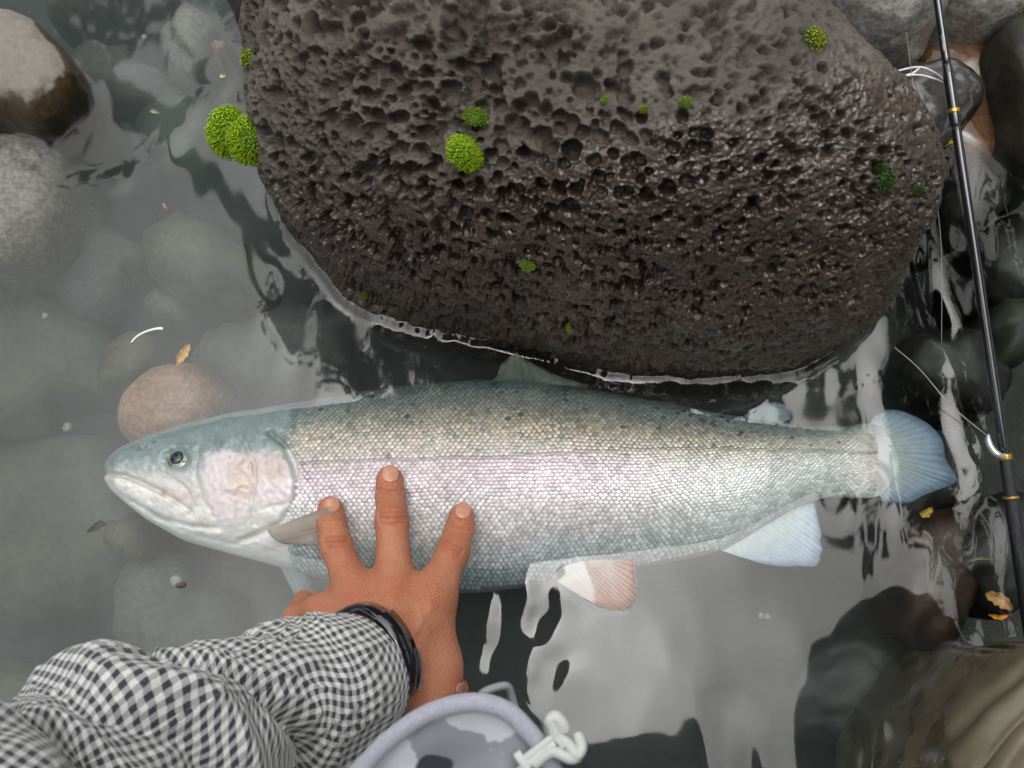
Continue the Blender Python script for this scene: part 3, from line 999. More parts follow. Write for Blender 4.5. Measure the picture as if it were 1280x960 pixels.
def fin(name, base, outer, zb, zo, rays, col_b, col_o, a_b=0.95, a_o=0.6, n=180, m=26, ripple=0.00016, parent=None, label=None, seed=0, thick=0.0008, ragged=1.5):
    B = catmull(base, n); O = catmull(outer, n)
    rg = np.interp(np.linspace(0, 1, n), np.linspace(0, 1, 22), np.random.default_rng(seed).normal(0, 1, 22))[:, None]
    O = O + rg * ragged * np.array([[0.6, 0.4]])
    s = np.linspace(0, 1, m)[None, :, None]
    XY = B[:, None] * (1 - s) + O[:, None] * s
    t = np.linspace(0, 1, n)[:, None]
    zb_ = np.interp(t, np.linspace(0, 1, len(zb)), zb); zo_ = np.interp(t, np.linspace(0, 1, len(zo)), zo)
    Z = zb_ * (1 - s[..., 0]) + zo_ * s[..., 0]
    ray = np.cos(t * rays * 2 * math.pi)
    Z = Z + ripple * ray * (0.3 + s[..., 0]) + 0.0025 * np.sin(t * 5 + seed) * s[..., 0] ** 2
    A = P(XY[..., 0], XY[..., 1], Z)
    up = A.copy(); up[..., 2] += thick / 2
    dn = A.copy(); dn[..., 2] -= thick / 2
    V = np.concatenate([up.reshape(-1, 3), dn.reshape(-1, 3)])
    F = grid_faces(n, m)
    ring = np.concatenate([np.arange(m), np.arange(1, n) * m + m - 1, (n - 1) * m + np.arange(m - 2, -1, -1), np.arange(n - 2, 0, -1) * m])
    r2 = np.roll(ring, -1)
    S_ = np.stack([ring, r2, r2 + n * m, ring + n * m], -1)
    w = np.broadcast_to(s[..., 0], (n, m))
    c = np.asarray(col_b)[None, None] * (1 - w[..., None]) + np.asarray(col_o)[None, None] * w[..., None]
    c = c * (0.97 + 0.05 * ray[..., None]) * (1 + 0.10 * fbm(np.stack([XY[..., 0], XY[..., 1], 0 * XY[..., 0]], -1).reshape(-1, 3) / 9, 400 + seed, 2).reshape(n, m)[..., None])
    al = a_b * (1 - w) + a_o * w + 0.04 * ray * w
    al = al * (1 - 0.6 * sstep(0.72, 1.0, w))
    o = mesh(name, V, [np.concatenate([F, F[:, ::-1] + n * m, S_])], FM, parent, col=np.concatenate([c.reshape(-1, 3)] * 2), attrs={'alpha': np.concatenate([np.clip(al, 0, 1).ravel()] * 2)})
    if label: o['label'] = label
    return o

fin('tail_fin', [(1086, 533), (1104, 556), (1112, 585), (1100, 621)], [(1094, 518), (1112, 512), (1140, 519), (1164, 533), (1178, 552), (1182, 574), (1196, 600), (1180, 610), (1156, 618), (1138, 628), (1116, 629), (1098, 626)],
    [-0.011, -0.010, -0.009, -0.010], [-0.024, -0.022, -0.010, -0.016, -0.008, -0.014], 26, (0.60, 0.64, 0.62), (0.32, 0.45, 0.62), 1.0, 0.66, parent=fish, label='translucent blue tail fin', seed=1, ripple=0.00022)
fin('pelvic_fin', [(690, 722), (705, 708), (735, 700), (765, 700)], [(720, 742), (745, 757), (772, 763), (791, 758), (796, 735), (794, 698)], [-0.010, -0.004, 0.0, 0.002], [-0.004, 0.002, 0.006, 0.006], 20,
    (0.80, 0.74, 0.70), (0.72, 0.50, 0.44), 1.0, 0.86, parent=fish, label='pinkish ribbed pelvic fin', seed=2)
fin('pelvic_fin', [(680, 728), (700, 728), (715, 728)], [(724, 760), (745, 772), (790, 768)], [-0.045, -0.045, -0.045], [-0.05, -0.05, -0.05], 6,
    (0.30, 0.24, 0.20), (0.42, 0.46, 0.52), 0.9, 0.6, parent=fish, label='lower pelvic fin half hidden below the upper one', seed=3)
fin('anal_fin', [(902, 688), (930, 672), (965, 648), (1008, 628)], [(930, 698), (965, 707), (1000, 708), (1023, 703), (1026, 670), (1018, 625)], [-0.014, -0.013, -0.013, -0.014], [-0.012, -0.010, -0.010, -0.012], 24,
    (0.80, 0.84, 0.85), (0.58, 0.70, 0.88), 1.0, 0.86, parent=fish, label='pale blue anal fin', seed=4)
fin('adipose_fin', [(930, 524), (950, 527), (975, 530)], [(938, 512), (958, 503), (980, 506), (990, 522)], [-0.022] * 3, [-0.024] * 3, 0, (0.34, 0.42, 0.42), (0.38, 0.50, 0.55), 0.95, 0.75, parent=fish, seed=5, ragged=0.3)
fin('dorsal_fin', [(610, 480), (650, 480), (690, 484), (730, 489)], [(622, 468), (641, 441), (658, 450), (692, 467), (738, 481)], [-0.016, -0.016, -0.018, -0.02], [-0.008, 0.004, -0.012, -0.03], 9,
    (0.20, 0.25, 0.22), (0.42, 0.45, 0.38), 0.97, 0.8, parent=fish, label='folded dorsal fin with its tip at the surface', seed=6)
fin('pectoral_fin', [(334, 662), (338, 669), (346, 676), (356, 680)], [(413, 632), (418, 638), (412, 652), (404, 664), (398, 680)], [0.009, 0.011, 0.010, 0.008], [0.042, 0.038, 0.032, 0.026, 0.018], 0,
    (0.50, 0.45, 0.41), (0.62, 0.54, 0.47), 0.92, 0.72, parent=fish, label='grey brown pectoral fin folded over a fingertip', seed=7, ripple=0.00018)
fin('pectoral_fin', [(350, 708), (365, 712), (380, 718)], [(372, 748), (384, 752), (392, 730)], [-0.03] * 3, [-0.05] * 3, 5, (0.55, 0.62, 0.66), (0.42, 0.52, 0.64), 0.9, 0.6, parent=fish, label='lower pectoral fin under water below the belly', seed=8)
# ================================================================== the angler: hand, sleeve, jacket, waders
person = empty('person', (0.05, -0.95, -0.2))
tag(person, 'person in checked shirt and olive waders pressing the trout with spread fingers', 'person')

def PZ(t): return P(t[0], t[1], t[2])
mid = [(487, 599, .0235), (488, 620, .0265), (490, 652, .034), (493, 732, .043)]
rin = [(413, 637, .0235), (415, 655, .0265), (420, 682, .032), (443, 740, .042)]
ind = [(577, 646, .0235), (574, 663, .0265), (566, 690, .033), (541, 745, .043)]
hp = []
for ch, rs in ((mid, (.0091, .0097, .0104, .0126)), (rin, (.0089, .0094, .0100, .0122)), (ind, (.0089, .0095, .0104, .0130))):
    for i in range(3):
        hp.append((PZ(ch[i]), PZ(ch[i + 1]), rs[i], rs[i + 1], .0035 if i < 2 else .005))
WR = (468, 826, .070)
hp += [(PZ((493, 732, .043)), PZ((478, 818, .066)), .0130, .019, .010), (PZ((443, 740, .042)), PZ((452, 826, .066)), .0125, .018, .010),
       (PZ((541, 745, .043)), PZ((500, 815, .066)), .0135, .019, .010), (PZ((402, 766, .037)), PZ((438, 826, .064)), .0118, .017, .010),
       (PZ((402, 766, .037)), PZ((372, 775, .020)), .0112, .0098, .006), (PZ((372, 775, .020)), PZ((381, 752, -.004)), .0098, .0085, .004),
       (PZ((470, 760, .036)), PZ((500, 780, .040)), .016, .018, .012),
       (PZ((538, 762, .040)), PZ((541, 830, .052)), .0145, .0165, .008), (PZ((541, 830, .052)), PZ((540, 905, .060)), .0165, .0150, .008),
       (PZ((495, 815, .062)), PZ((535, 850, .056)), .018, .017, .010),
       (PZ((545, 858, .046)), PZ((569, 862, .032)), .011, .0085, .006)]
FA = [(468, 826, .070), (396, 862, .105), (290, 905, .155), (60, 1010, .24)]
for i in range(3):
    hp.append((PZ(FA[i]), PZ(FA[i + 1]), (.024, .025, .027)[i], (.025, .027, .028)[i], .010))
allp = np.array([q for p in hp for q in p[:2]])
V, F = sdf_mesh(hp, allp.min(0) - .05, allp.max(0) + .05, 0.00125, .006)
# light smoothing of the surface
for it in range(3):
    acc = np.zeros_like(V); cnt = np.zeros(len(V))
    for a, b_ in ((0, 1), (1, 2), (2, 3), (3, 0)):
        np.add.at(acc, F[:, a], V[F[:, b_]]); np.add.at(cnt, F[:, a], 1)
        np.add.at(acc, F[:, b_], V[F[:, a]]); np.add.at(cnt, F[:, b_], 1)
    V = V * 0.5 + 0.5 * acc / np.maximum(cnt, 1)[:, None]
hx, hy = proj(V)
upw = V[:, 2] > 0.012
def crease(pts, depth, w):
    global V
    d = poly_dist(hx, hy, pts)
    V[:, 2] -= np.where(upw, depth * np.exp(-(d / w) ** 2), 0)
def bulge(cx, cy, rx, ry, a):
    V[:, 2] += np.where(upw, a * np.exp(-((hx - cx) / rx) ** 2 - ((hy - cy) / ry) ** 2), 0)
CREASES = [([(472, 611), (488, 614), (503, 611)], .0009, 1.5), ([(474, 616), (489, 618), (501, 616)], .0005, 1.3),
           ([(474, 641), (490, 638), (507, 641)], .0008, 1.5), ([(473, 646), (490, 648), (508, 646)], .0011, 1.6), ([(476, 653), (490, 656), (506, 652)], .0007, 1.5),
           ([(402, 650), (415, 648), (428, 649)], .0007, 1.4), ([(405, 673), (420, 669), (434, 671)], .0009, 1.5), ([(406, 678), (421, 677), (435, 676)], .0010, 1.5), ([(408, 684), (422, 684), (434, 681)], .0006, 1.4),
           ([(562, 655), (574, 658), (588, 662)], .0008, 1.4), ([(555, 674), (566, 680), (578, 688)], .0010, 1.6), ([(553, 679), (564, 685), (576, 693)], .0009, 1.5), ([(552, 685), (562, 691), (573, 697)], .0006, 1.5)]
for pts, dp, w in CREASES: crease(pts, dp * 2.3, w * 0.9)
bulge(490, 645, 16, 9, .0012); bulge(421, 677, 14, 8, .0010); bulge(565, 684, 14, 9, .0012)
for cx, cy in ((493, 738), (443, 744), (540, 748), (404, 770)): bulge(cx, cy, 17, 15, .0022)
bulge(517, 745, 9, 26, -.0012); bulge(468, 748, 9, 24, -.0012)
for cx, cy in ((493, 738), (443, 744), (540, 748)):
    for k in (-5, 0, 5): crease([(cx - 13, cy + k), (cx, cy + k + 2), (cx + 13, cy + k - 1)], .0004, 1.5)
# two tendons and a vein on the back of the hand
V[:, 2] += np.where(upw, .0008 * np.exp(-(poly_dist(hx, hy, [(493, 750), (484, 810)]) / 4) ** 2) + .0008 * np.exp(-(poly_dist(hx, hy, [(540, 760), (505, 812)]) / 4) ** 2)
                    + .0007 * np.exp(-(poly_dist(hx, hy, [(520, 742), (528, 775), (512, 805)]) / 3) ** 2), 0)
hand_V, hand_F = V, F
red = np.zeros(len(V))
lin = np.zeros(len(V))
for pts, dp, w in CREASES: lin = np.maximum(lin, np.where(upw, min(1, dp / .001) * np.exp(-(poly_dist(hx, hy, pts) / 1.3) ** 2), 0))
for cx, cy, rr_ in ((487, 604, 14), (413, 642, 13), (577, 650, 13), (490, 646, 12), (421, 678, 11), (565, 685, 11), (493, 738, 14), (443, 744, 13), (540, 748, 14), (404, 770, 12), (573, 856, 14)):
    red = np.maximum(red, np.exp(-((hx - cx) ** 2 + (hy - cy) ** 2) / rr_ ** 2))
msk = Mat('tanned_skin')
v = msk.coord()
n1 = msk.noise(v, 45, 5)
n2 = msk.noise(v, 900, 4, 0.7)
c = msk.ramp(n1, [(0.3, (0.40, 0.150, 0.080)), (0.55, (0.47, 0.195, 0.112)), (0.75, (0.53, 0.235, 0.14))])
c = msk.mix(msk.math('MULTIPLY', msk.attr('line').outputs['Fac'], 0.5), c, (0.22, 0.065, 0.03))  # shade of the finger creases deepened in the skin colour
c = msk.mix(msk.math('MULTIPLY', msk.attr('red').outputs['Fac'], 0.55), c, (0.46, 0.13, 0.065))
msk.base(msk.mix(msk.vramp(n2, 0.35, 0.65, 0.0, 0.30), c, (0.36, 0.125, 0.06)))
msk.set(Roughness=0.50, Subsurface_Weight=0.12, Subsurface_Radius=(0.006, 0.002, 0.001), Specular_IOR_Level=0.4)
vor = msk.n('TexVoronoi'); vor.inputs['Scale'].default_value = 650
msk.l(v, vor.inputs['Vector'])
msk.nrm(msk.bump(vor.outputs['Distance'], 0.4, 0.0012, msk.bump(n2, 0.35, 0.0012)))
# the rest of the body (under the clothes, outside the frame): head, neck, trunk, arms, legs
EL = PZ((-40, 1065, .262))
SHL, SHR = np.array([-.27, -.44, .88]), np.array([.24, -.38, .92])
HIP = np.array([.04, -1.02, .52])
HEAD = np.array([-.06, -.11, 1.00])
CH_ = np.array([-.02, -.42, .93])
KR, KL = np.array([.41, -.22, .42]), np.array([-.22, -.62, .10])
FR_, FL_ = np.array([.37, -.42, -.17]), np.array([-.20, -1.02, -.17])
HR, ER = np.array([.33, -.42, .62]), np.array([.42, -.62, .68])
bp = [(HEAD, HEAD + (.0, -.06, .05), .085, .09), (HEAD + (0, -.09, -.03), CH_, .055, .07), (CH_, HIP, .13, .13), (CH_, SHL, .09, .07), (CH_, SHR, .09, .07),
      (SHL, EL, .045, .030), (EL, PZ(FA[2]), .028, .024), (SHR, ER, .05, .04), (ER, HR, .038, .028), (HR, HR + (.0, .07, -.06), .026, .018),
      (HIP, HIP + (.12, .02, -.02), .12, .10), (HIP, HIP + (-.10, .02, -.02), .12, .10),
      (HIP + (.12, .02, -.02), KR, .085, .06), (HIP + (-.10, .02, -.02), KL, .085, .06), (KR, FR_, .055, .04), (KL, FL_, .055, .04),
      (FR_, FR_ + (.03, -.16, -.01), .04, .03), (FL_, FL_ + (.0, .16, -.01), .04, .03)]
allp = np.array([q for p in bp for q in p[:2]])
Vb, Fb = sdf_mesh([(*p, .03) for p in bp], allp.min(0) - .2, allp.max(0) + .2, 0.013, .03)
body = mesh('body', np.concatenate([hand_V, Vb]), [np.concatenate([hand_F, Fb + len(hand_V)])], msk.m, person, attrs={'red': np.concatenate([red, np.zeros(len(Vb))]), 'line': np.concatenate([lin, np.zeros(len(Vb))])})
body['label'] = 'tanned left hand with three spread fingers'
# fingernails
mn = Mat('fingernail')
mn.base(mn.ramp(mn.noise(mn.coord(), 300), [(0.3, (0.52, 0.255, 0.17)), (0.7, (0.59, 0.31, 0.215))]))
mn.set(Roughness=0.22, Coat_Weight=0.4)
def nail(cx, cy, rot, w=10.5, hgt=10.5):
    n = 15
    a, b_ = np.meshgrid(np.linspace(-1, 1, n), np.linspace(-1, 1, n), indexing='ij')
    # squared-off oval plate
    f = np.sqrt(1 - 0.42 * b_ ** 2); g = np.sqrt(1 - 0.42 * a ** 2)
    x, y = a * f * w, b_ * g * hgt
    cr, sr = math.cos(rot), math.sin(rot)
    gx, gy = cx + x * cr - y * sr, cy + x * sr + y * cr
    k = np.array([np.argmin((hx - qx) ** 2 + (hy - qy) ** 2 + np.where(upw, 0, 1e6)) for qx, qy in zip(gx.ravel(), gy.ravel())])
    z = np.array([hand_V[(np.abs(hx - qx) < 2.5) & (np.abs(hy - qy) < 2.5) & upw, 2].max(initial=hand_V[q, 2]) for qx, qy, q in zip(gx.ravel(), gy.ravel(), k)]).reshape(n, n)
    for _ in range(6):
        zp = np.pad(z, 1, mode='edge')
        z = (zp[:-2, 1:-1] + zp[2:, 1:-1] + zp[1:-1, :-2] + zp[1:-1, 2:] + 2 * z) / 6
    # smooth curved plate fitted to the fingertip
    z = z + 0.0006 - 0.0005 * np.clip(np.abs(a) ** 6 + np.abs(b_) ** 6, 0, 1.5)
    U = P(gx, gy, z); L = U.copy(); L[..., 2] -= 0.0024
    VV2 = np.concatenate([U.reshape(-1, 3), L.reshape(-1, 3)])
    Fq = grid_faces(n, n)
    ring = np.concatenate([np.arange(n), np.arange(1, n) * n + n - 1, (n - 1) * n + np.arange(n - 2, -1, -1), np.arange(n - 2, 0, -1) * n])
    r2 = np.roll(ring, -1)
    mesh('fingernail', VV2, [np.concatenate([Fq, Fq[:, ::-1] + n * n, np.stack([ring, r2, r2 + n * n, ring + n * n], -1)])], mn.m, body)
nail(488, 592, 0.0); nail(415, 631, -0.12, 9.5, 9.5); nail(579, 638, 0.30, 9.8, 9.8)
nail(576, 860, 0.5, 5, 7)

# ---- checked shirt sleeve
mc = Mat('checked_cotton')
uvn = mc.n('UVMap')
sp = mc.n('SeparateXYZ')
mc.l(uvn.outputs[0], sp.inputs[0])
wob = mc.noise(uvn.outputs[0], 260, 3)
def stripe(sock):
    a = mc.math('ADD', mc.math('MULTIPLY', sock, 1 / 0.0056), mc.math('MULTIPLY', mc.math('SUBTRACT', wob, 0.5), 0.28))
    s = mc.math('SINE', mc.math('MULTIPLY', a, 2 * math.pi))
    return mc.vramp(s, -0.22, 0.16, 0, 1)
su_, sv_ = stripe(sp.outputs[0]), stripe(sp.outputs[1])
tw = mc.math('SINE', mc.math('MULTIPLY', mc.math('ADD', sp.outputs[0], sp.outputs[1]), 2 * math.pi / 0.0009))
twm = mc.vramp(tw, -0.5, 0.5, 0.25, 0.75)
both = mc.math('MULTIPLY', su_, sv_)
either = mc.math('SUBTRACT', mc.math('ADD', su_, sv_), mc.math('MULTIPLY', both, 2.0))
dark = mc.math('ADD', both, mc.math('MULTIPLY', either, twm), True)
fz = mc.noise(uvn.outputs[0], 2500, 2)
mc.base(mc.mix(mc.math('MULTIPLY', dark, mc.vramp(fz, 0.25, 0.6, 0.86, 1.0)), (0.72, 0.73, 0.69), (0.013, 0.016, 0.034)))
mc.set(Roughness=0.85, Sheen_Weight=0.3, Sheen_Roughness=0.5)
mc.nrm(mc.bump(mc.math('ADD', tw, mc.math('MULTIPLY', fz, 1.5)), 0.15, 0.0006))

SP = np.array([(440, 844, .092, .0385), (410, 862, .108, .043), (372, 876, .124, .0445), (328, 884, .142, .0430), (288, 902, .160, .0410), (250, 922, .176, .0450), (208, 936, .190, .0490),
               (152, 956, .206, .0495), (80, 998, .224, .048), (20, 1030, .240, .048), (-40, 1065, .262, .055)])
NSL, NPH = 300, 200
spc = catmull(SP, NSL)
path = P(spc[:, 0], spc[:, 1], spc[:, 2])
path = np.concatenate([path, np.linspace(path[-1], SHL, 40)[1:]])
rad_ = np.concatenate([spc[:, 3], np.linspace(spc[-1, 3], .085, 39)])
NSL = len(path)
seg = np.concatenate([[0], np.cumsum(np.linalg.norm(np.diff(path, axis=0), axis=1))])
T = np.gradient(path, axis=0); T /= np.linalg.norm(T, axis=1)[:, None]
for _ in range(30): T[1:-1] = (T[:-2] + T[1:-1] * 2 + T[2:]) / 4
T /= np.linalg.norm(T, axis=1)[:, None]
N_ = np.zeros_like(T); u = np.array([0, 0, 1.0])
for i in range(NSL):
    u = u - T[i] * (u @ T[i]); u /= np.linalg.norm(u); N_[i] = u
B_ = np.cross(T, N_)
ph = np.linspace(0, 2 * math.pi, NPH, endpoint=False)
S_, PH = np.meshgrid(seg, ph, indexing='ij')
q3 = np.stack([S_ * 20, np.cos(PH) * 1.1, np.sin(PH) * 1.1], -1).reshape(-1, 3)
wv = noise(q3, 200).reshape(S_.shape)
dr = 0.0035 * noise(q3 * 0.8, 205).reshape(S_.shape) + 0.0016 * noise(q3 * 2.2, 208).reshape(S_.shape)
rd = 1 - np.abs(noise(q3 * np.array([0.55, 1.0, 1.0]) + 2.0 * wv.reshape(-1, 1), 215)).reshape(S_.shape) * 2.2
dr += 0.0022 * np.clip(rd, 0, 1) ** 2
def fold(s0, k, amp, w, pc=None, pw_=1.2, ph0=0.0):
    """a ridge (amp > 0) or valley (amp < 0) that wraps obliquely round the arm"""
    global dr
    c = s0 + k * np.sin(PH - ph0) + 0.010 * wv
    win = 1.0 if pc is None else np.exp(-(np.angle(np.exp(1j * (PH - pc))) / pw_) ** 2)
    dr = dr + amp * np.exp(-((S_ - c) / w) ** 2) * win
fold(.098, .034, -0.0135, 0.0076)
fold(.128, .026, 0.0090, 0.0085)
fold(.150, .020, -0.0090, 0.0059, pc=-.6, pw_=1.3)
fold(.176, .022, 0.0075, 0.0085)
fold(.205, -.020, -0.0105, 0.0068)
fold(.232, -.020, 0.0067, 0.0085)
fold(.070, .018, 0.0045, 0.0076, pc=2.0)
fold(.050, .020, -0.0045, 0.0051, pc=1.5, pw_=1.0)
fold(.262, .02, -0.0090, 0.0076); fold(.30, -.02, 0.0075, 0.0102)
dr = dr * sstep(0.0, 0.03, S_)
Rr = rad_[:, None] + dr + 0.0025 * np.cos(2 * PH + 0.6) 
Rr[0] += 0.0006
ring3 = path[:, None] + Rr[..., None] * (np.cos(PH)[..., None] * N_[:, None] + np.sin(PH)[..., None] * B_[:, None])
# turned-in edge of the cuff
inner = []
for k, (ds, kk) in enumerate(((-.0008, .985), (.0006, .955), (.012, .945), (.03, .93))):
    i = int(np.searchsorted(seg, max(ds, 0)))
    inner.append((ring3[i] - path[i]) * kk + path[i] + T[i] * (ds if ds < 0.001 else 0))
inner = np.array(inner)[::-1]
allr = np.concatenate([inner, ring3])
Sv = S_ + 0.30 * np.clip(S_ - 0.09, 0, None)
uvv = np.concatenate([np.repeat(np.array([-.03, -.012, -.0006, .0])[:, None], NPH, 1), Sv])
rsm = np.concatenate([np.full(4, rad_[0]), rad_])
rsm = (0.5 * rsm + 0.0234) * np.concatenate([np.ones(4), 1 + 0.22 * sstep(0.06, 0.15, seg)])
uvu = ph[None] * rsm[:, None]
# close the seam with a duplicate column so that the pattern does not smear
allr = np.concatenate([allr, allr[:, :1]], 1)
uvv = np.concatenate([uvv, uvv[:, :1]], 1)
uvu = np.concatenate([uvu, (2 * math.pi * rsm)[:, None]], 1)
mesh('sleeve', allr.reshape(-1, 3), grid_faces(allr.shape[0], allr.shape[1]), mc.m, person, uv=np.stack([uvu.ravel(), uvv.ravel()], -1))['label'] = 'rumpled black and white checked cotton sleeve'

# ---- jacket over the trunk and right arm, cap, waders
mj = Mat('camouflage_jacket')
v = mj.coord()
na = mj.noise(v, 34, 3); nb_ = mj.noise(v, 21, 2)
c = mj.mix(mj.vramp(na, 0.49, 0.515, 0, 1), (0.30, 0.31, 0.34), (0.60, 0.61, 0.68))
c = mj.mix(mj.vramp(nb_, 0.57, 0.59, 0, 1), c, (0.035, 0.04, 0.055))
mj.base(c)
mj.set(Roughness=0.75, Sheen_Weight=0.2)
jp = [(CH_, HIP, .16, .15), (CH_, SHL, .115, .095), (CH_, SHR, .115, .095), (SHR, ER, .078, .062), (ER, HR + (0, -.04, .04), .062, .045), (CH_ + (0, .02, .06), HEAD + (0, -.12, -.06), .10, .075), (HEAD + (-.11, -.04, .0), SHL + (.06, .04, .02), .085, .10), (HEAD + (-.09, .0, .05), HEAD + (.0, .01, .05), .125, .125)]
allp = np.array([q for p in jp for q in p[:2]])
V, F = sdf_mesh([(*p, .03) for p in jp], allp.min(0) - .25, allp.max(0) + .25, 0.014, .03)
jk = mesh('jacket', V, F, mj.m, person)
mw_ = rock_material('wader_cloth', (0.075, 0.062, 0.034), (0.125, 0.105, 0.062), rough=0.42, scale=14, speck=0.12, bump=0.15)
wp = [(HIP, HIP + (.12, .02, -.02), .145, .125), (HIP, HIP + (-.10, .02, -.02), .145, .125), (HIP + (.12, .02, -.02), KR, .11, .075), (HIP + (-.10, .02, -.02), KL, .11, .08),
      (KR, FR_, .072, .055), (KL, FL_, .075, .055), (FR_, FR_ + (.03, -.16, -.01), .055, .042), (FL_, FL_ + (.0, .16, -.01), .055, .042)]
allp = np.array([q for p in wp for q in p[:2]])
V, F = sdf_mesh([(*p, .03) for p in wp], allp.min(0) - .2, allp.max(0) + .2, 0.014, .03)
wd = mesh('waders', V, F, mw_, person)
mcap = plain('cap_cloth', (0.03, 0.03, 0.035), 0.8)
V, F = sdf_mesh([(HEAD + (0, -.03, .05), HEAD + (0, -.05, .06), .10, .10, .01), (HEAD + (-.07, .05, .02), HEAD + (.07, .05, .02), .03, .03, .02), (HEAD + (-.06, .10, -.01), HEAD + (.06, .10, -.01), .022, .022, .02), (HEAD + (-.09, -.02, .02), HEAD + (.09, -.02, .02), .03, .03, .02)], HEAD - .2, HEAD + .25, .012, .02)
mesh('cap', V, F, mcap, person)

# bent knee of the waders in the lower right corner: folded cloth with seams
mkn = Mat('wet_wader_cloth')
v = mkn.coord()
n1 = mkn.noise(v, 24, 5); n2 = mkn.noise(v, 400, 4, 0.6); n3 = mkn.noise(v, 11, 4)
c = mkn.ramp(n1, [(0.3, (0.085, 0.072, 0.040)), (0.6, (0.145, 0.125, 0.078)), (0.8, (0.19, 0.165, 0.11))])
wetk = mkn.vramp(n3, 0.47, 0.56, 0, 1)
mkn.base(mkn.mix(wetk, c, (0.055, 0.043, 0.020)))
mkn.rough(mkn.vramp(wetk, 0, 1, 0.55, 0.16))
mkn.nrm(mkn.bump(n2, 0.2, 0.0008))
KO = [(1207, 806), (1178, 830), (1152, 862), (1128, 894), (1111, 930), (1097, 975), (1110, 1060), (1220, 1120), (1360, 1060), (1420, 930), (1400, 830), (1335, 792), (1280, 796), (1240, 801)]
KO = [(a + 58, b + 8) for a, b in KO]
Gk = blob(KO, 0.045, 0.095, -0.19, 190, umax=math.radians(140), pw=0.5)
Nk = normals(Gk)
kx, ky = proj(Gk)
kx = kx - 20
kd = -0.0045 * np.exp(-(poly_dist(kx, ky, [(1290, 805), (1215, 870), (1160, 930), (1120, 990)]) / 6) ** 2) + 0.003 * np.exp(-(poly_dist(kx, ky, [(1290, 830), (1230, 885), (1170, 950)]) / 10) ** 2)
kd += -0.003 * np.exp(-(poly_dist(kx, ky, [(1300, 862), (1250, 905), (1195, 965)]) / 7) ** 2) + 0.003 * np.exp(-(poly_dist(kx, ky, [(1300, 890), (1262, 920), (1215, 985)]) / 12) ** 2)
kd += -0.0035 * np.exp(-(poly_dist(kx, ky, [(1205, 806), (1215, 835), (1150, 905), (1112, 950)]) / 4) ** 2)
kd += (0.004 * fbm(Gk.reshape(-1, 3) * 14, 300, 3)).reshape(kx.shape)
Gk = Gk + Nk * kd[..., None]
mesh('wader_knee', Gk.reshape(-1, 3), grid_faces(190, 190), mkn.m, person)['label'] = 'wet olive wader knee with folds'

# hanging jacket hem with pale piping, drawcord loop and white cord lock, close to the lens
mp_ = Mat('pale_piping')
v = mp_.coord()
mp_.base(mp_.ramp(mp_.noise(v, 600, 4), [(0.3, (0.38, 0.39, 0.47)), (0.7, (0.48, 0.49, 0.57))]))
mp_.set(Roughness=0.8, Sheen_Weight=0.3)
wv_ = mp_.n('TexWave'); wv_.inputs['Scale'].default_value = 260; wv_.inputs['Distortion'].default_value = 1.0
mp_.l(v, wv_.inputs['Vector'])
mp_.nrm(mp_.bump(wv_.outputs['Fac'], 0.3, 0.0006))
HZ = 0.27
hem = catmull([(410, 1000), (450, 962), (485, 926), (525, 897), (567, 881), (605, 879), (637, 891), (664, 918), (684, 945), (700, 985)], 90)
hp3 = P(hem[:, 0], hem[:, 1], HZ + 0.01 * np.sin(np.linspace(0, 3, 90)))
V, F = tube(hp3, 0.0036, 14)
mesh('hem_piping', V, F, mp_.m, jk)
# cloth hanging from the piping, folding back towards the wearer
m_ = 34
sgrid = np.linspace(0, 1, m_)
lowx = np.interp(hem[:, 0], [410, 700], [440, 690])
cl = []
for k, s_ in enumerate(sgrid):
    a = hem[:, 0] * (1 - s_) + lowx * s_
    b_ = hem[:, 1] * (1 - s_) + 1040 * s_
    zz = HZ + 0.010 * np.sin(np.linspace(0, 3, 90)) - 0.012 * math.sin(s_ * 2.2) - 0.006 * np.sin(np.linspace(0, 14, 90) + 3 * s_) * s_ + 0.007 * s_ * noise(np.stack([np.linspace(0, 6, 90), np.full(90, s_ * 4), np.zeros(90)], -1), 333)
    cl.append(P(a, b_, zz))
cl = np.array(cl)
cl2 = cl.copy(); cl2[..., 2] -= 0.0016
F = grid_faces(m_, 90)
mesh('hem_cloth', np.concatenate([cl.reshape(-1, 3), cl2.reshape(-1, 3)]), np.concatenate([F, F[:, ::-1] + m_ * 90]), mj.m, jk)
mgrey = plain('grey_cord', (0.30, 0.31, 0.34), 0.8)
loop = catmull([(606, 880), (602, 868), (618, 860), (634, 858), (640, 872), (646, 892), (655, 905)], 40)
V, F = tube(P(loop[:, 0], loop[:, 1], HZ - 0.004 + 0.004 * np.sin(np.linspace(0, 6, 40))), 0.0016, 10)
mesh('drawcord', V, F, mgrey, jk)
mwh = plain('white_plastic', (0.60, 0.63, 0.60), 0.35, var=0.05)
lockc = P(688, 932, HZ + 0.012)
ms_ = 0.000345
def lk(dx, dy, w_, h_, rot, dz=0.0, t=0.005):
    R = np.array([[math.cos(rot), -math.sin(rot), 0], [math.sin(rot), math.cos(rot), 0], [0, 0, 1]])
    return boxv(lockc + np.array([dx * ms_, -dy * ms_, dz]), (w_ * ms_, h_ * ms_, t), R)
def lt(pts, r_):
    c_ = catmull(pts, 26)
    return tube(P(c_[:, 0], c_[:, 1], HZ + 0.013 + 0.002 * np.sin(np.linspace(0, 3, 26))), r_, 10)
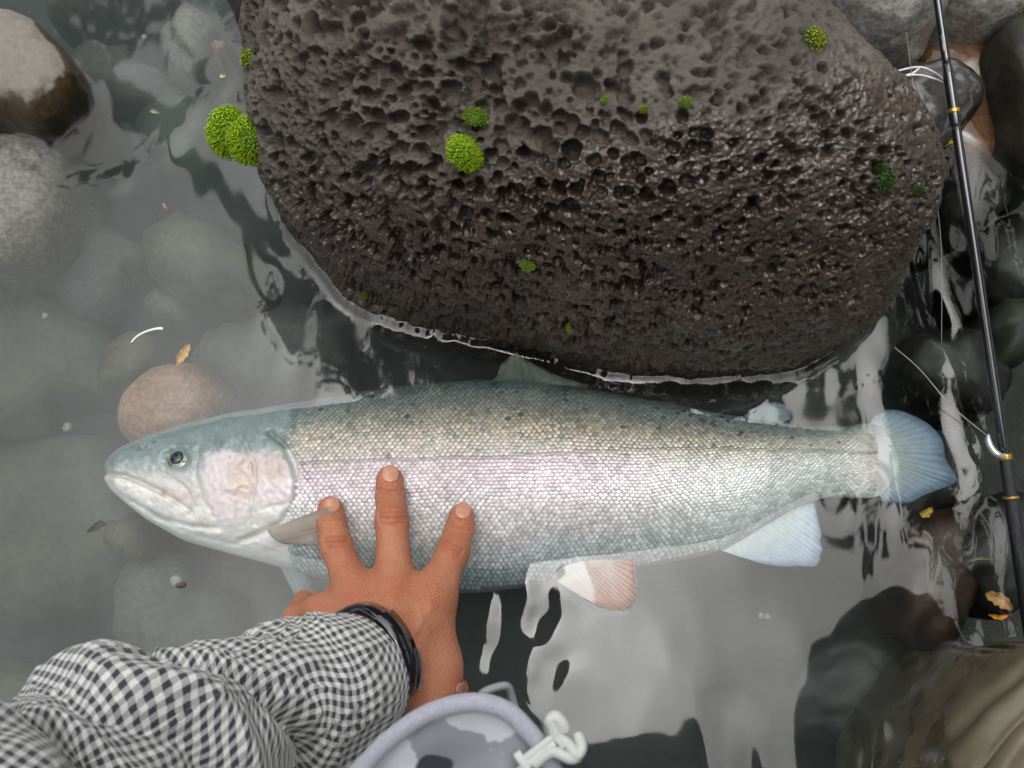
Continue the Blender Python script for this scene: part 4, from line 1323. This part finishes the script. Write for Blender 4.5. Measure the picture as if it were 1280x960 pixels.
V, F = merge([lk(-16, 12, 52, 7, 0.62, t=.006), lk(-8, -2, 50, 7, 0.62, t=.006), lk(-30, 16, 9, 24, 0.62, t=.007), lk(8, -8, 8, 24, 0.62, t=.007),
              lt([(697, 924), (691, 908), (688, 900), (695, 896), (703, 904), (706, 912)], .0024), lt([(700, 922), (712, 932), (720, 944), (727, 934), (722, 918)], .0022),
              lt([(668, 956), (690, 940), (712, 948), (722, 946)], .0021)])
mesh('cord_lock', V, F, mwh, jk)['label'] = 'white plastic cord lock'

# ---- wristwatch
watch = empty('wristwatch', P(455, 822, .06))
tag(watch, 'black wristwatch half hidden under the checked cuff', 'watch')
wc = P(462, 824, .074)
axw = PZ(FA[0]) - PZ(FA[2]); axw /= np.linalg.norm(axw)
uu = np.array([0, 0, 1.0]); uu = uu - axw * (uu @ axw); uu /= np.linalg.norm(uu)
vw = np.cross(axw, uu)
def band(r0, r1, half, a0, a1, n=120, off=0.0, sx=1.0):
    a = np.linspace(a0, a1, n)
    prof = [(-half, r0), (-half * .9, r1), (0, r1 + .0006), (half * .9, r1), (half, r0)]
    V = np.array([[wc + axw * (p[0] + off) + p[1] * (math.cos(t) * uu + sx * math.sin(t) * vw) for p in prof] for t in a])
    cap = []
    F = grid_faces(n, 5)
    return V.reshape(-1, 3), [F]
mblk = Mat('black_watch_glass')
mblk.base(mblk.ramp(mblk.noise(mblk.coord(), 80), [(0.3, (0.006, 0.007, 0.010)), (0.7, (0.014, 0.015, 0.02))]))
mblk.set(Roughness=0.10, Coat_Weight=0.6)
V, F = band(.0272, .0298, .0070, -math.pi, math.pi, sx=1.12)
mesh('strap', V, F, mblk.m, watch)
V, F = band(.0285, .0316, .0078, -.55, 1.0, sx=1.12)
case = mesh('case', V, F, mblk.m, watch)
mstl = plain('steel_rim', (0.35, 0.35, 0.34), 0.25, 0.9)
V, F = band(.0296, .0318, .0008, .25, .95, off=.0080, sx=1.12)
mesh('bezel', V, F, mstl, case)
mgrn = plain('green_strap_edge', (0.08, 0.22, 0.08), 0.5)
V, F = band(.0280, .0312, .0060, 1.05, 1.45, sx=1.12, off=-.002)
mesh('strap_keeper', V, F, mgrn, watch)
# ================================================================== moss on the boulder
mm = Mat('moss_green')
mm.l(mm.attr('Col').outputs['Color'], mm.b.inputs['Base Color'])
mm.set(Roughness=0.6, Subsurface_Weight=0.1, Subsurface_Radius=(0.002, 0.003, 0.001))
def moss(name, px, py, rx, ry, hgt, nshoot, label, tip=(0.46, 0.68, 0.02), base=(0.13, 0.26, 0.008), nrm=None, pos=None, seed=0, cat='moss', group=None, shoot=1.0):
    r = np.random.default_rng(500 + seed)
    if pos is None: pos, nr = on_boulder(px, py)
    else: nr = np.array([0, 0, 1.0])
    nr = np.asarray(nr if nrm is None else nrm, float)
    nr = nr * 0.75 + np.array([0, -0.1, 0.45]); nr /= np.linalg.norm(nr)
    a = np.cross(nr, (0, 1, 0)); a /= np.linalg.norm(a); b_ = np.cross(nr, a)
    root = empty(name, pos)
    tag(root, label, cat, group)
    # cushion core
    t = np.linspace(0, 2 * math.pi, 22, endpoint=False); phs = np.linspace(0.02, 1.75, 10)
    core = pos + 0.86 * (np.sin(phs)[:, None, None] * (np.cos(t)[None, :, None] * a * rx + np.sin(t)[None, :, None] * b_ * ry) + (np.cos(phs) * hgt)[:, None, None] * nr)
    core = core + (0.06 * rx * noise(core.reshape(-1, 3) * 300, seed).reshape(core.shape[:2]))[..., None] * nr
    mesh('cushion', core.reshape(-1, 3), grid_faces(10, 22, True), mm.m, root, col=np.asarray(base) * 0.8)
    Vs, Cs, Fs = [], [], []
    ga = math.pi * (3 - math.sqrt(5))
    for k in range(nshoot):
        cz = 1 - (k + 0.5) / nshoot * 1.12
        sz = math.sqrt(max(0, 1 - cz * cz)); th = k * ga
        d = a * sz * math.cos(th) * rx + b_ * sz * math.sin(th) * ry + nr * cz * hgt
        dn = a * sz * math.cos(th) / rx + b_ * sz * math.sin(th) / ry + nr * cz / hgt
        dn = dn / np.linalg.norm(dn) + r.normal(0, 0.16, 3) + np.array([0, 0, 0.15]); dn /= np.linalg.norm(dn)
        L = rx * 0.40 * shoot * r.uniform(0.7, 1.25); w = rx * 0.056 * r.uniform(0.8, 1.25) * math.sqrt(260 / nshoot)
        p0 = pos + d * 0.80
        e1 = np.cross(dn, (0.3, 0.7, 0.2)); e1 /= np.linalg.norm(e1); e2 = np.cross(dn, e1)
        g = np.linspace(0, 2 * math.pi, 5, endpoint=False)
        rings = [p0 + dn * L * f + w * q * (np.cos(g)[:, None] * e1 + np.sin(g)[:, None] * e2) for f, q in ((0, .7), (.6, 1.0), (.9, .75))]
        off = len(Vs) * 16
        Vs.append(np.concatenate(rings + [[p0 + dn * L * 1.05]]))
        br = r.uniform(0.75, 1.2)
        cc = [np.asarray(base)] * 5 + [np.asarray(base) * .45 + np.asarray(tip) * .55] * 5 + [np.asarray(tip)] * 6
        Cs.append(np.array(cc) * br)
        Fs.append(off)
    V = np.concatenate(Vs)
    q4 = grid_faces(3, 5, True); t3 = np.array([[10 + i, 10 + (i + 1) % 5, 15] for i in range(5)])
    offs = np.array(Fs)[:, None, None]
    so_ = mesh('shoots', V, [(q4[None] + offs).reshape(-1, 4), (t3[None] + offs).reshape(-1, 3)], mm.m, root, col=np.clip(np.concatenate(Cs), 0, 0.8))
    tag(so_, kind='stuff')
    return root

mpp = lambda z: (CAM_H - z) / CT / FPX
pA, _ = on_boulder(306, 168)
moss('moss_cushion', 0, 0, .0135, .0165, .0115, 700, 'bright green moss cushion on the boulder edge, behind its twin', pos=P(286, 166, .085), nrm=(-.75, -.1, .6), seed=1)
moss('moss_cushion', 0, 0, .0128, .0150, .0120, 700, 'bright green moss cushion on the boulder edge, in front of its twin', pos=P(313, 177, .098), nrm=(-.45, -.35, .8), seed=2)
moss('moss_cushion', 580, 196, .0112, .0095, .0068, 620, 'round light green moss cushion alone on the front of the boulder', seed=3, shoot=0.7)
moss('moss_cushion', 593, 147, .0066, .0062, .0045, 150, 'small dark green moss cushion above the round one', tip=(0.16, 0.26, 0.015), seed=4)
for k, (px, py, s_, lab) in enumerate([
        (1022, 48, .0058, 'yellow green moss tuft near the top right of the boulder'), (660, 334, .0042, 'yellowish moss tuft low on the middle of the boulder'),
        (712, 413, .0036, 'moss tuft just above the waterline of the boulder'), (857, 131, .0029, 'small green moss dot, rightmost of three in a row'),
        (801, 138, .0022, 'small green moss dot, middle one of three in a row'), (752, 125, .0022, 'small green moss dot, leftmost of three in a row'),
        (1108, 228, .0050, 'dark green moss patch on the right shoulder of the boulder'), (1146, 240, .0036, 'green moss speck near the right edge of the boulder'),
        (308, 75, .0052, 'yellow moss patch high on the left edge of the boulder'), (455, 371, .0024, 'tiny moss tuft at the waterline on the left'),
        (1104, 210, .0034, 'upper dark moss speck on the right shoulder of the boulder')]):
    moss('moss_tuft', px, py, s_, s_ * .9, s_ * .45, 70, lab, tip=(0.05, 0.13, 0.02) if px > 1100 else [(0.30, 0.36, 0.02), (0.22, 0.38, 0.03)][k % 2], base=(0.02, 0.05, 0.008) if px > 1100 else (0.08, 0.14, 0.008), seed=10 + k, shoot=1.3, group='small moss tufts on the boulder')

# ================================================================== fishing rod
rod = empty('fishing_rod', P(1240, 480, .02))
tag(rod, 'slim black fishing rod with gold bands lying across stones and water', 'fishing rod')
mblank = Mat('black_rod_blank')
mblank.base(mblank.ramp(mblank.noise(mblank.coord(), 120), [(0.3, (0.006, 0.007, 0.010)), (0.7, (0.016, 0.017, 0.022))]))
mblank.set(Roughness=0.16, Coat_Weight=0.8, Coat_Roughness=0.05)
RZ0, RZ1 = 0.085, 0.012
def rp(t):
    """centre line of the rod, t = 0 at the top edge of the picture, 1 at the handle"""
    px = np.interp(t, [-.15, 0, .25, .62, 1.0, 1.3], [1160, 1171, 1194, 1226, 1256, 1286])
    py = np.interp(t, [-.15, 0, .25, .62, 1.0, 1.3], [-90, -4, 146, 360, 570, 730])
    return px, py
A0 = P(1171, -4, RZ0); A1 = P(1256, 570, RZ1)
dirn = (A1 - A0)
def rod3(t): return A0 + dirn * np.asarray(t)[..., None]
tt = np.linspace(-.5, .16, 30); V, F = tube(rod3(tt), np.linspace(.0026, .0029, 30), 16); mesh('blank', V, F, mblank.m, rod)['label'] = 'upper section of the rod'
tt = np.linspace(.15, .29, 20); V, F = tube(rod3(tt), np.interp(tt, [.15, .17, .27, .29], [.0029, .0039, .0039, .0033]), 16); mesh('ferrule', V, F, mblank.m, rod)
tt = np.linspace(.285, 1.0, 40); V, F = tube(rod3(tt), np.linspace(.0033, .0034, 40), 16); mesh('blank', V, F, mblank.m, rod)
mgold = plain('gold_wrap', (0.62, 0.36, 0.06), 0.3, 0.8)
for t0, t1, r_ in ((.250, .258, .0042), (.996, 1.008, .0046), (1.085, 1.090, .0052)):
    tt = np.linspace(t0, t1, 5); V, F = tube(rod3(tt), r_, 18); mesh('wrap', V, F, mgold, rod)
tt = np.linspace(1.0, 1.45, 30)
V, F = tube(rod3(tt), np.interp(tt, [1.0, 1.02, 1.08, 1.1, 1.45], [.0036, .0041, .0043, .0047, .0050]), 20)
hd = mesh('handle', V, F, plain('rod_grip', (0.012, 0.013, 0.016), 0.45, scale=900, bump=0.5), rod)
mwt = plain('white_lettering', (0.55, 0.55, 0.55), 0.5, var=0.02)
def letters(txt, t, size, r_, parent, flip=1):
    cu = bpy.data.curves.new('lettering', 'FONT')
    cu.body = txt; cu.size = size; cu.extrude = 0.00008; cu.align_x = 'CENTER'; cu.align_y = 'CENTER'
    tmp = bpy.data.objects.new('lettering', cu); COL.objects.link(tmp)
    bpy.context.view_layer.update()
    me = bpy.data.meshes.new_from_object(tmp)
    COL.objects.unlink(tmp); bpy.data.objects.remove(tmp)
    n = len(me.vertices); co = np.empty(n * 3); me.vertices.foreach_get('co', co); co = co.reshape(-1, 3)
    c = rod3(np.array([t]))[0]; d = dirn / np.linalg.norm(dirn)
    toc = CAM - c; toc = toc - d * (toc @ d); toc /= np.linalg.norm(toc)
    s = np.cross(toc, d)
    ang = co[:, 1] / r_
    V = c + co[:, :1] * d + (r_ + .0002 + co[:, 2:]) * (np.cos(ang)[:, None] * toc + np.sin(ang)[:, None] * s)
    me.vertices.foreach_set('co', V.astype(np.float32).ravel()); me.update()
    me.materials.append(mwt)
    o = bpy.data.objects.new('lettering', me); COL.objects.link(o)
    o.parent = parent
    o.matrix_parent_inverse = Matrix.Translation(-Vector(rod.location))
    return o
letters('ICL', 1.05, .0062, .0049, hd)
letters('NWARIA', .105, .0030, .0029, rod)
# line guide near the handle and the loose line
gd = catmull([(1236, 543), (1235, 549), (1238, 558), (1244, 566), (1251, 570), (1256, 569)], 30)
V, F = tube(P(gd[:, 0], gd[:, 1], RZ1 + .004), np.interp(np.linspace(0, 1, 30), [0, .2, .7, 1], [.0009, .0022, .0026, .0014]), 12)
mesh('line_guide', V, F, plain('steel_guide', (0.55, 0.56, 0.57), 0.25, 0.7), rod)
mln = plain('nylon_line', (0.30, 0.30, 0.29), 0.3)
ln = catmull([(1118, 434), (1150, 462), (1190, 508), (1236, 546)], 40)
V, F = tube(P(ln[:, 0], ln[:, 1], .004 + .004 * np.sin(np.linspace(0, math.pi, 40))), .00028, 6)
mesh('line', V, F, mln, rod)
ln = catmull([(1133, 40), (1145, 130), (1162, 200), (1176, 300), (1177, 430)], 50)
V, F = tube(P(ln[:, 0], ln[:, 1], np.linspace(.10, .01, 50)), .00020, 6)
mesh('line', V, F, mln, rod)

for pts in ([(1100, 96), (1125, 88), (1150, 84), (1170, 92), (1186, 106)], [(1104, 98), (1130, 95), (1150, 94), (1172, 100), (1186, 108)], [(1150, 84), (1140, 92), (1120, 97)]):
    ln = catmull(pts, 30)
    V, F = tube(P(ln[:, 0], ln[:, 1], .062), .0008, 6)  # thin pale strands, forking and ending near the rod
    mesh('line', V, F, plain('pale_strand', (0.62, 0.62, 0.60), 0.35), rod)['label'] = 'thin pale strand'
# ================================================================== leaves, twigs, floating bits
def leaf(name, pts, z, col, label, wid=6, curl=.003, seed=0, cat='leaf'):
    c = catmull(pts, 30)
    t = np.linspace(0, 1, 30)
    w = wid * np.sin(np.clip(t * 0.96 + 0.03, 0, 1) * math.pi) ** 0.8 * (1 + 0.15 * np.sin(t * 26 + seed))
    T_ = np.gradient(c, axis=0); T_ /= np.linalg.norm(T_, axis=1)[:, None]
    n_ = np.stack([-T_[:, 1], T_[:, 0]], -1)
    s = np.linspace(-1, 1, 7)
    XY = c[:, None] + (s[None, :, None] * w[:, None, None]) * n_[:, None]
    Z = z + curl * np.abs(s)[None] * np.ones((30, 1)) + .002 * np.sin(t * 4 + seed)[:, None]
    U = P(XY[..., 0], XY[..., 1], Z); L = U.copy(); L[..., 2] -= .0004
    F = grid_faces(30, 7)
    o = mesh(name, np.concatenate([U.reshape(-1, 3), L.reshape(-1, 3)]), np.concatenate([F, F[:, ::-1] + 210]), plain(name + '_tissue', col, 0.5, var=0.3, scale=200))
    return tag(o, label, cat)
leaf('leaf', [(219, 457), (226, 447), (232, 438), (237, 428)], -.012, (0.55, 0.30, 0.08), 'torn orange leaf under water above the brown stone', 5.5)
leaf('leaf', [(247, 448), (250, 430), (256, 418), (265, 406)], -.03, (0.30, 0.24, 0.12), 'thin pale leaf stalk right of the torn orange leaf', 1.6)
leaf('leaf', [(203, 253), (206, 258), (209, 263)], -.006, (0.50, 0.42, 0.20), 'tiny yellowish leaf under the ripples left of the boulder', 1.8)
leaf('leaf', [(274, 94), (278, 94), (282, 93)], -.004, (0.60, 0.55, 0.25), 'tiny yellow leaf dot near the boulder upper left side', 3.2)
leaf('leaf', [(187, 138), (193, 139), (200, 141)], -.004, (0.55, 0.52, 0.40), 'tiny pale leaf scrap left of the twin moss cushions', 2.4)
leaf('leaf', [(1150, 641), (1158, 642), (1166, 634)], -.02, (0.40, 0.26, 0.05), 'blurred yellow leaf under water below the trout tail', 5)
leaf('leaf', [(1232, 742), (1250, 750), (1266, 762)], -.012, (0.40, 0.22, 0.08), 'orange leaf under water near the right edge above the wader', 8, seed=3)
leaf('leaf', [(1236, 768), (1250, 772), (1262, 768)], -.010, (0.62, 0.26, 0.03), 'thin bright orange leaf under the larger orange leaf', 3.0)
leaf('leaf', [(1205, 704), (1225, 698), (1246, 700)], -.006, (0.45, 0.36, 0.18), 'pale curved grass scrap above the orange leaves', 1.4)
leaf('grass_blade', [(1150, 204), (1165, 192), (1180, 181), (1192, 177), (1206, 179)], .012, (0.55, 0.38, 0.04), 'yellow grass blade caught under the rod beside the glossy stone', 2.4, cat='grass')
leaf('weed_scrap', [(109, 665), (118, 660), (126, 655), (134, 655)], -.004, (0.02, 0.03, 0.02), 'dark weed scrap drifting left of the trout chin', 4.5, seed=2, cat='weed')
tw_ = catmull([(164, 428), (172, 420), (184, 414), (196, 411), (204, 411)], 30)
V, F = tube(P(tw_[:, 0], tw_[:, 1], .0005), np.linspace(.0006, .0013, 30), 8)
tag(mesh('twig', V, F, plain('peeled_twig', (0.72, 0.74, 0.70), 0.5)), 'short white peeled twig floating above the olive stone', 'twig')
# floating foam bubbles with bits of debris
mfoam = Mat('bubble_film')
mfoam.base(mfoam.ramp(mfoam.noise(mfoam.coord(), 200), [(0.3, (0.55, 0.56, 0.55)), (0.7, (0.72, 0.73, 0.72))]))
mfoam.set(Roughness=0.05, Alpha=0.22)
mdeb = plain('dark_debris', (0.03, 0.022, 0.015), 0.5)
for px, py, r_, lab, deb in ((84, 534, .0036, 'single bubble with dark rim above the trout snout', 1), (220, 726, .0040, 'bubble stuck to a dark scrap below the trout head', 2), (180, 46, .0022, 'bubble at the top left between pale stones', 0),
                             (56, 395, .0026, 'bubble above the large greenish stone', 1), (951, 770, .0026, 'left bubble of the pair on the grey water under the belly', 0), (959, 771, .0024, 'right bubble of the pair on the grey water under the belly', 0)):
    c = P(px, py, .0)
    root = empty('bubble', c); tag(root, lab, 'bubble')
    V, F = disc_dome(c, (0, 0, 1), r_, r_ * .6, 20, 8)
    mesh('film', V, F, mfoam.m, root)
    if deb:
        V, F = disc_dome(c + np.array([r_ * (.9 if deb == 2 else -.4), -r_ * (.7 if deb == 2 else -.3), -.0006]), (0, 0, 1), r_ * .9, r_ * .35, 12, 4, stretch=(1.2, .7))
        mesh('scrap', V, F, mdeb, root)

# ================================================================== trees round the stream, mirrored in the water
mbark = rock_material('bark', (0.035, 0.028, 0.02), (0.07, 0.055, 0.04), rough=0.9, scale=8, bump=0.8)
mleaf = Mat('tree_leaf')
inf = mleaf.n('ObjectInfo')
gn = mleaf.noise(mleaf.coord(), 3.0, 3)
mleaf.base(mleaf.ramp(gn, [(0.3, (0.020, 0.035, 0.010)), (0.7, (0.055, 0.085, 0.025))]))
mleaf.set(Roughness=0.55)
def tree_mesh(seed, height, spread, lean, nleaf):
    r = np.random.default_rng(seed)
    parts = []
    t = np.linspace(0, 1, 14)
    trunk = np.stack([lean[0] * t ** 2 + .15 * np.sin(t * 5), lean[1] * t ** 2 + .1 * np.cos(t * 4), height * .85 * t], -1)
    parts.append(tube(trunk, np.interp(t, [0, .1, 1], [.26, .18, .05]), 9))
    tips = []
    for k in range(16):
        f = r.uniform(.35, .98); b0 = np.array([np.interp(f, t, trunk[:, i]) for i in range(3)])
        a = k * 2.4 + r.normal(0, .3)
        L = spread * (1.1 - .55 * f) * r.uniform(.6, 1.1)
        d = np.array([math.cos(a) + .35 * np.sign(lean[0]) * (abs(lean[0]) > .5), math.sin(a), r.uniform(.15, .6)])
        s = np.linspace(0, 1, 7)[:, None]
        br = b0 + d * L * s + np.array([0, 0, -.12 * L]) * s ** 2
        parts.append(tube(br, np.linspace(.06, .015, 7), 6))
        tips += [br[3], br[4], br[5], br[6], br[6] + r.normal(0, .4, 3)]
    Vt, Ft = merge(parts)
    tips = np.array(tips)
    c = tips[r.integers(0, len(tips), nleaf)] + r.normal(0, .42, (nleaf, 3)) * np.array([1, 1, .7])
    s = r.uniform(.09, .2, nleaf)
    n_ = r.normal(size=(nleaf, 3)); n_[:, 2] += 1.0; n_ /= np.linalg.norm(n_, axis=1)[:, None]
    e = np.cross(n_, r.normal(size=(nleaf, 3))); e /= np.linalg.norm(e, axis=1)[:, None]
    g = np.cross(n_, e)
    V = np.stack([c - e * s[:, None], c + g * s[:, None] * .5 + n_ * s[:, None] * .15, c + e * s[:, None], c - g * s[:, None] * .5 + n_ * s[:, None] * .15], 1)
    return (Vt, Ft), (V.reshape(-1, 3), np.arange(nleaf * 4).reshape(-1, 4))
def tree(loc, seed, height, spread, lean, nleaf, label, rz=0):
    (Vt, Ft), (Vl, Fl) = tree_mesh(seed, height, spread, lean, nleaf)
    root = empty('tree', (0, 0, 0))
    tag(root, label, 'tree', 'trees on the banks of the stream')
    mesh('trunk', Vt, Ft, mbark, root); mesh('crown', Vl, Fl, mleaf.m, root, smooth=False)
    root.location = loc; root.rotation_euler.z = rz
    return root
tree((6.9, 1.6, .2), 1, 9.5, 3.4, (-1.6, -.3), 9000, 'leafy tree leaning over the right side of the stream, mirrored dark in the water')
tree((6.6, -2.4, .2), 2, 9.0, 3.2, (-1.5, .3), 8000, 'second leafy tree leaning in from the lower right bank')
tree((6.9, 5.6, .2), 3, 9.0, 3.2, (-1.3, -.4), 6000, 'leafy tree on the right bank further upstream')
tree((-8.8, 1.8, .2), 4, 7.0, 3.0, (.3, 0), 6000, 'broad tree on the left bank beside the pool')
tree((-8.4, -3.2, .2), 5, 7.0, 3.0, (.3, .2), 6000, 'broad tree on the left bank behind the angler')
tree((-6.4, 9.6, .2), 6, 7.0, 3.2, (.2, -.2), 6000, 'broad tree on the left bank upstream')
tree((1.0, 12.4, .2), 7, 7.5, 3.4, (0, -.3), 6000, 'broad tree straight upstream of the boulder')
tree((.5, -7.2, .2), 8, 8.5, 3.4, (0, .5), 6000, 'broad tree behind the angler')

# unseen left-bank tree, its bough added to mirror darkly beside the boulder
(Vt, Ft), (Vl, Fl) = tree_mesh(9, 7.0, 1.5, (.2, -.2), 3500)
root = empty('tree', (0, 0, 0))
tag(root, 'unseen tree on the left bank upstream with one long bough added for its dark reflection', 'tree', 'trees on the banks of the stream')
mesh('trunk', Vt, Ft, mbark, root); mesh('crown', Vl, Fl, mleaf.m, root, smooth=False)
TL = np.array([-4.4, 5.6, .2])
bpts = catmull([(-4.3, 5.4, 3.4), (-3.0, 3.8, 4.0), (-1.9, 2.65, 4.25), (-1.1, 1.82, 4.2), (-.45, 1.42, 4.1), (.3, 1.22, 4.05), (1.0, 1.10, 4.0)], 60) - TL
V, F = tube(bpts, np.linspace(.09, .012, 60), 8)
mesh('bough', V, F, mbark, root)
r_ = np.random.default_rng(77)
nl = 4300
kk = r_.integers(31, 60, nl)
wd_ = np.interp(kk, [22, 34, 44, 60], [.20, .24, .20, .10]) * (0.75 + 0.45 * np.sin(kk * 0.9))
c = bpts[kk] + r_.normal(0, 1, (nl, 3)) * wd_[:, None] * np.array([.75, .75, .45])
s = r_.uniform(.03, .07, nl)
n_ = r_.normal(size=(nl, 3)); n_[:, 2] += 1.2; n_ /= np.linalg.norm(n_, axis=1)[:, None]
e = np.cross(n_, r_.normal(size=(nl, 3))); e /= np.linalg.norm(e, axis=1)[:, None]
g = np.cross(n_, e)
V = np.stack([c - e * s[:, None], c + g * s[:, None] * .5 + n_ * s[:, None] * .15, c + e * s[:, None], c - g * s[:, None] * .5 + n_ * s[:, None] * .15], 1)
mesh('bough_foliage', V.reshape(-1, 3), np.arange(nl * 4).reshape(-1, 4), mleaf.m, root, smooth=False)
root.location = TL
# ================================================================== water
wx_ = np.concatenate([-np.geomspace(20, 0.62, 22), np.arange(-0.60, 0.601, 0.0024), np.geomspace(0.62, 20, 22)])
wy_ = np.concatenate([-np.geomspace(20, 0.46, 22), np.arange(-0.44, 0.521, 0.0024), np.geomspace(0.54, 20, 22)])
X, Y = np.meshgrid(wx_, wy_, indexing='ij')
q = np.stack([X, Y, 0 * X], -1).reshape(-1, 3)
wpx, wpy = proj(q)
near = (np.abs(q[:, 0]) < 0.7) & (np.abs(q[:, 1]) < 0.6)
# calm on the left, broken by the current on the right and behind the boulder
rough_w = 0.16 + 1.7 * sstep(1040, 1190, wpx + 40 * noise(q * 9, 130)) + 0.9 * np.exp(-(((wpx - 760) / 260) ** 2 + ((wpy - 490) / 40) ** 2))
rough_w += 1.0 * np.exp(-(((wpx - 420) / 170) ** 2 + ((wpy - 400 - 0.45 * (wpx - 420)) / 60) ** 2))
rough_w += 0.35 * np.exp(-(((wpx - 640) / 90) ** 2 + ((wpy - 800) / 90) ** 2)) + 0.7 * sstep(700, 960, wpy) * sstep(600, 800, wpx)
rough_w += 0.9 * np.exp(-(poly_dist(wpx, wpy, [(90, 240), (150, 225), (200, 195), (245, 140), (300, 105)]) / 16) ** 2)
rough_w = np.where(near, rough_w, 0.3)
rough2 = 2.2 * np.exp(-(((wpx - 640) / 75) ** 2 + ((wpy - 790) / 100) ** 2)) + 0.8 * sstep(1090, 1200, wpx) * 0.6 + 0.5 * np.exp(-(((wpx - 760) / 240) ** 2 + ((wpy - 490) / 40) ** 2))
qs = q.copy(); qs[:, 0] *= 1.5; qs[:, 1] *= 0.75
h = rough_w * (0.0014 * noise(qs * 15, 140) + 0.00035 * noise(qs * 36, 145)) + rough2 * 0.00040 * noise(q * 46, 155) + 0.0009 * noise(q * 5, 160)
# the water climbs a little wherever it touches stone or fish
D = np.full(X.shape, 1.0)
C_ = np.concatenate(contours)
C_ = C_[(np.abs(C_[:, 0]) < 0.6) & (C_[:, 1] > -0.44) & (C_[:, 1] < 0.52)]
i0 = np.searchsorted(wx_, C_[:, 0]); j0 = np.searchsorted(wy_, C_[:, 1])
K = 7
for di in range(-K, K + 1):
    for dj in range(-K, K + 1):
        ii = np.clip(i0 + di, 0, len(wx_) - 1); jj = np.clip(j0 + dj, 0, len(wy_) - 1)
        np.minimum.at(D, (ii, jj), np.hypot(wx_[ii] - C_[:, 0], wy_[jj] - C_[:, 1]))
h = h + 0.0019 * np.exp(-(D.ravel() / 0.0036) ** 1.5)
mw = Mat('stream_water')
tr = mw.n('BsdfTransparent'); tr.inputs[0].default_value = (0.86, 0.90, 0.89, 1)
gl = mw.n('BsdfGlossy'); gl.inputs['Roughness'].default_value = 0.035
fr = mw.n('Fresnel'); fr.inputs['IOR'].default_value = 1.49
mx = mw.n('MixShader')
geo_ = mw.n('NewGeometry')
fac_ = mw.math('ADD', mw.math('MULTIPLY', fr.outputs[0], mw.math('SUBTRACT', 1.0, geo_.outputs['Backfacing'])), mw.math('MULTIPLY', geo_.outputs['Backfacing'], 0.06))
mw.l(fac_, mx.inputs[0]); mw.l(tr.outputs[0], mx.inputs[1]); mw.l(gl.outputs[0], mx.inputs[2])
mw.l(mx.outputs[0], mw.out.inputs['Surface'])
F = grid_faces(len(wx_), len(wy_))
wo = mesh('water', np.stack([q[:, 0], q[:, 1], h], -1), F, mw.m)
tag(wo, 'clear shallow stream water mirroring the grey sky', 'water', kind='structure')

# suspended silt: the water body itself, wholly below the surface sheet
# thick in the still pool on the left, thinning out towards the current on the right
bx_ = np.array([(-3, -3, -.75), (-.74, -3, -.75), (-.74, 3, -.75), (-3, 3, -.75), (-3, -3, -.0045), (.30, -3, -.0045), (.30, 3, -.0045), (-3, 3, -.0045)], float)
fq_ = np.array([(0, 3, 2, 1), (4, 5, 6, 7), (0, 1, 5, 4), (1, 2, 6, 5), (2, 3, 7, 6), (3, 0, 4, 7)])
mv = Mat('silty_water')
mv.t.nodes.remove(mv.b)
pv = mv.n('VolumePrincipled')
pv.inputs['Color'].default_value = (0.80, 0.88, 0.86, 1)
pv.inputs['Density'].default_value = 3.6
pv.inputs['Anisotropy'].default_value = 0.3
mv.l(pv.outputs[0], mv.out.inputs['Volume'])
so_ = mesh('murky_water', bx_, fq_, mv.m, smooth=False)
tag(so_, 'cloudy silt suspended in the stream water', 'murk', kind='stuff')
SC.cycles.volume_bounces = 0
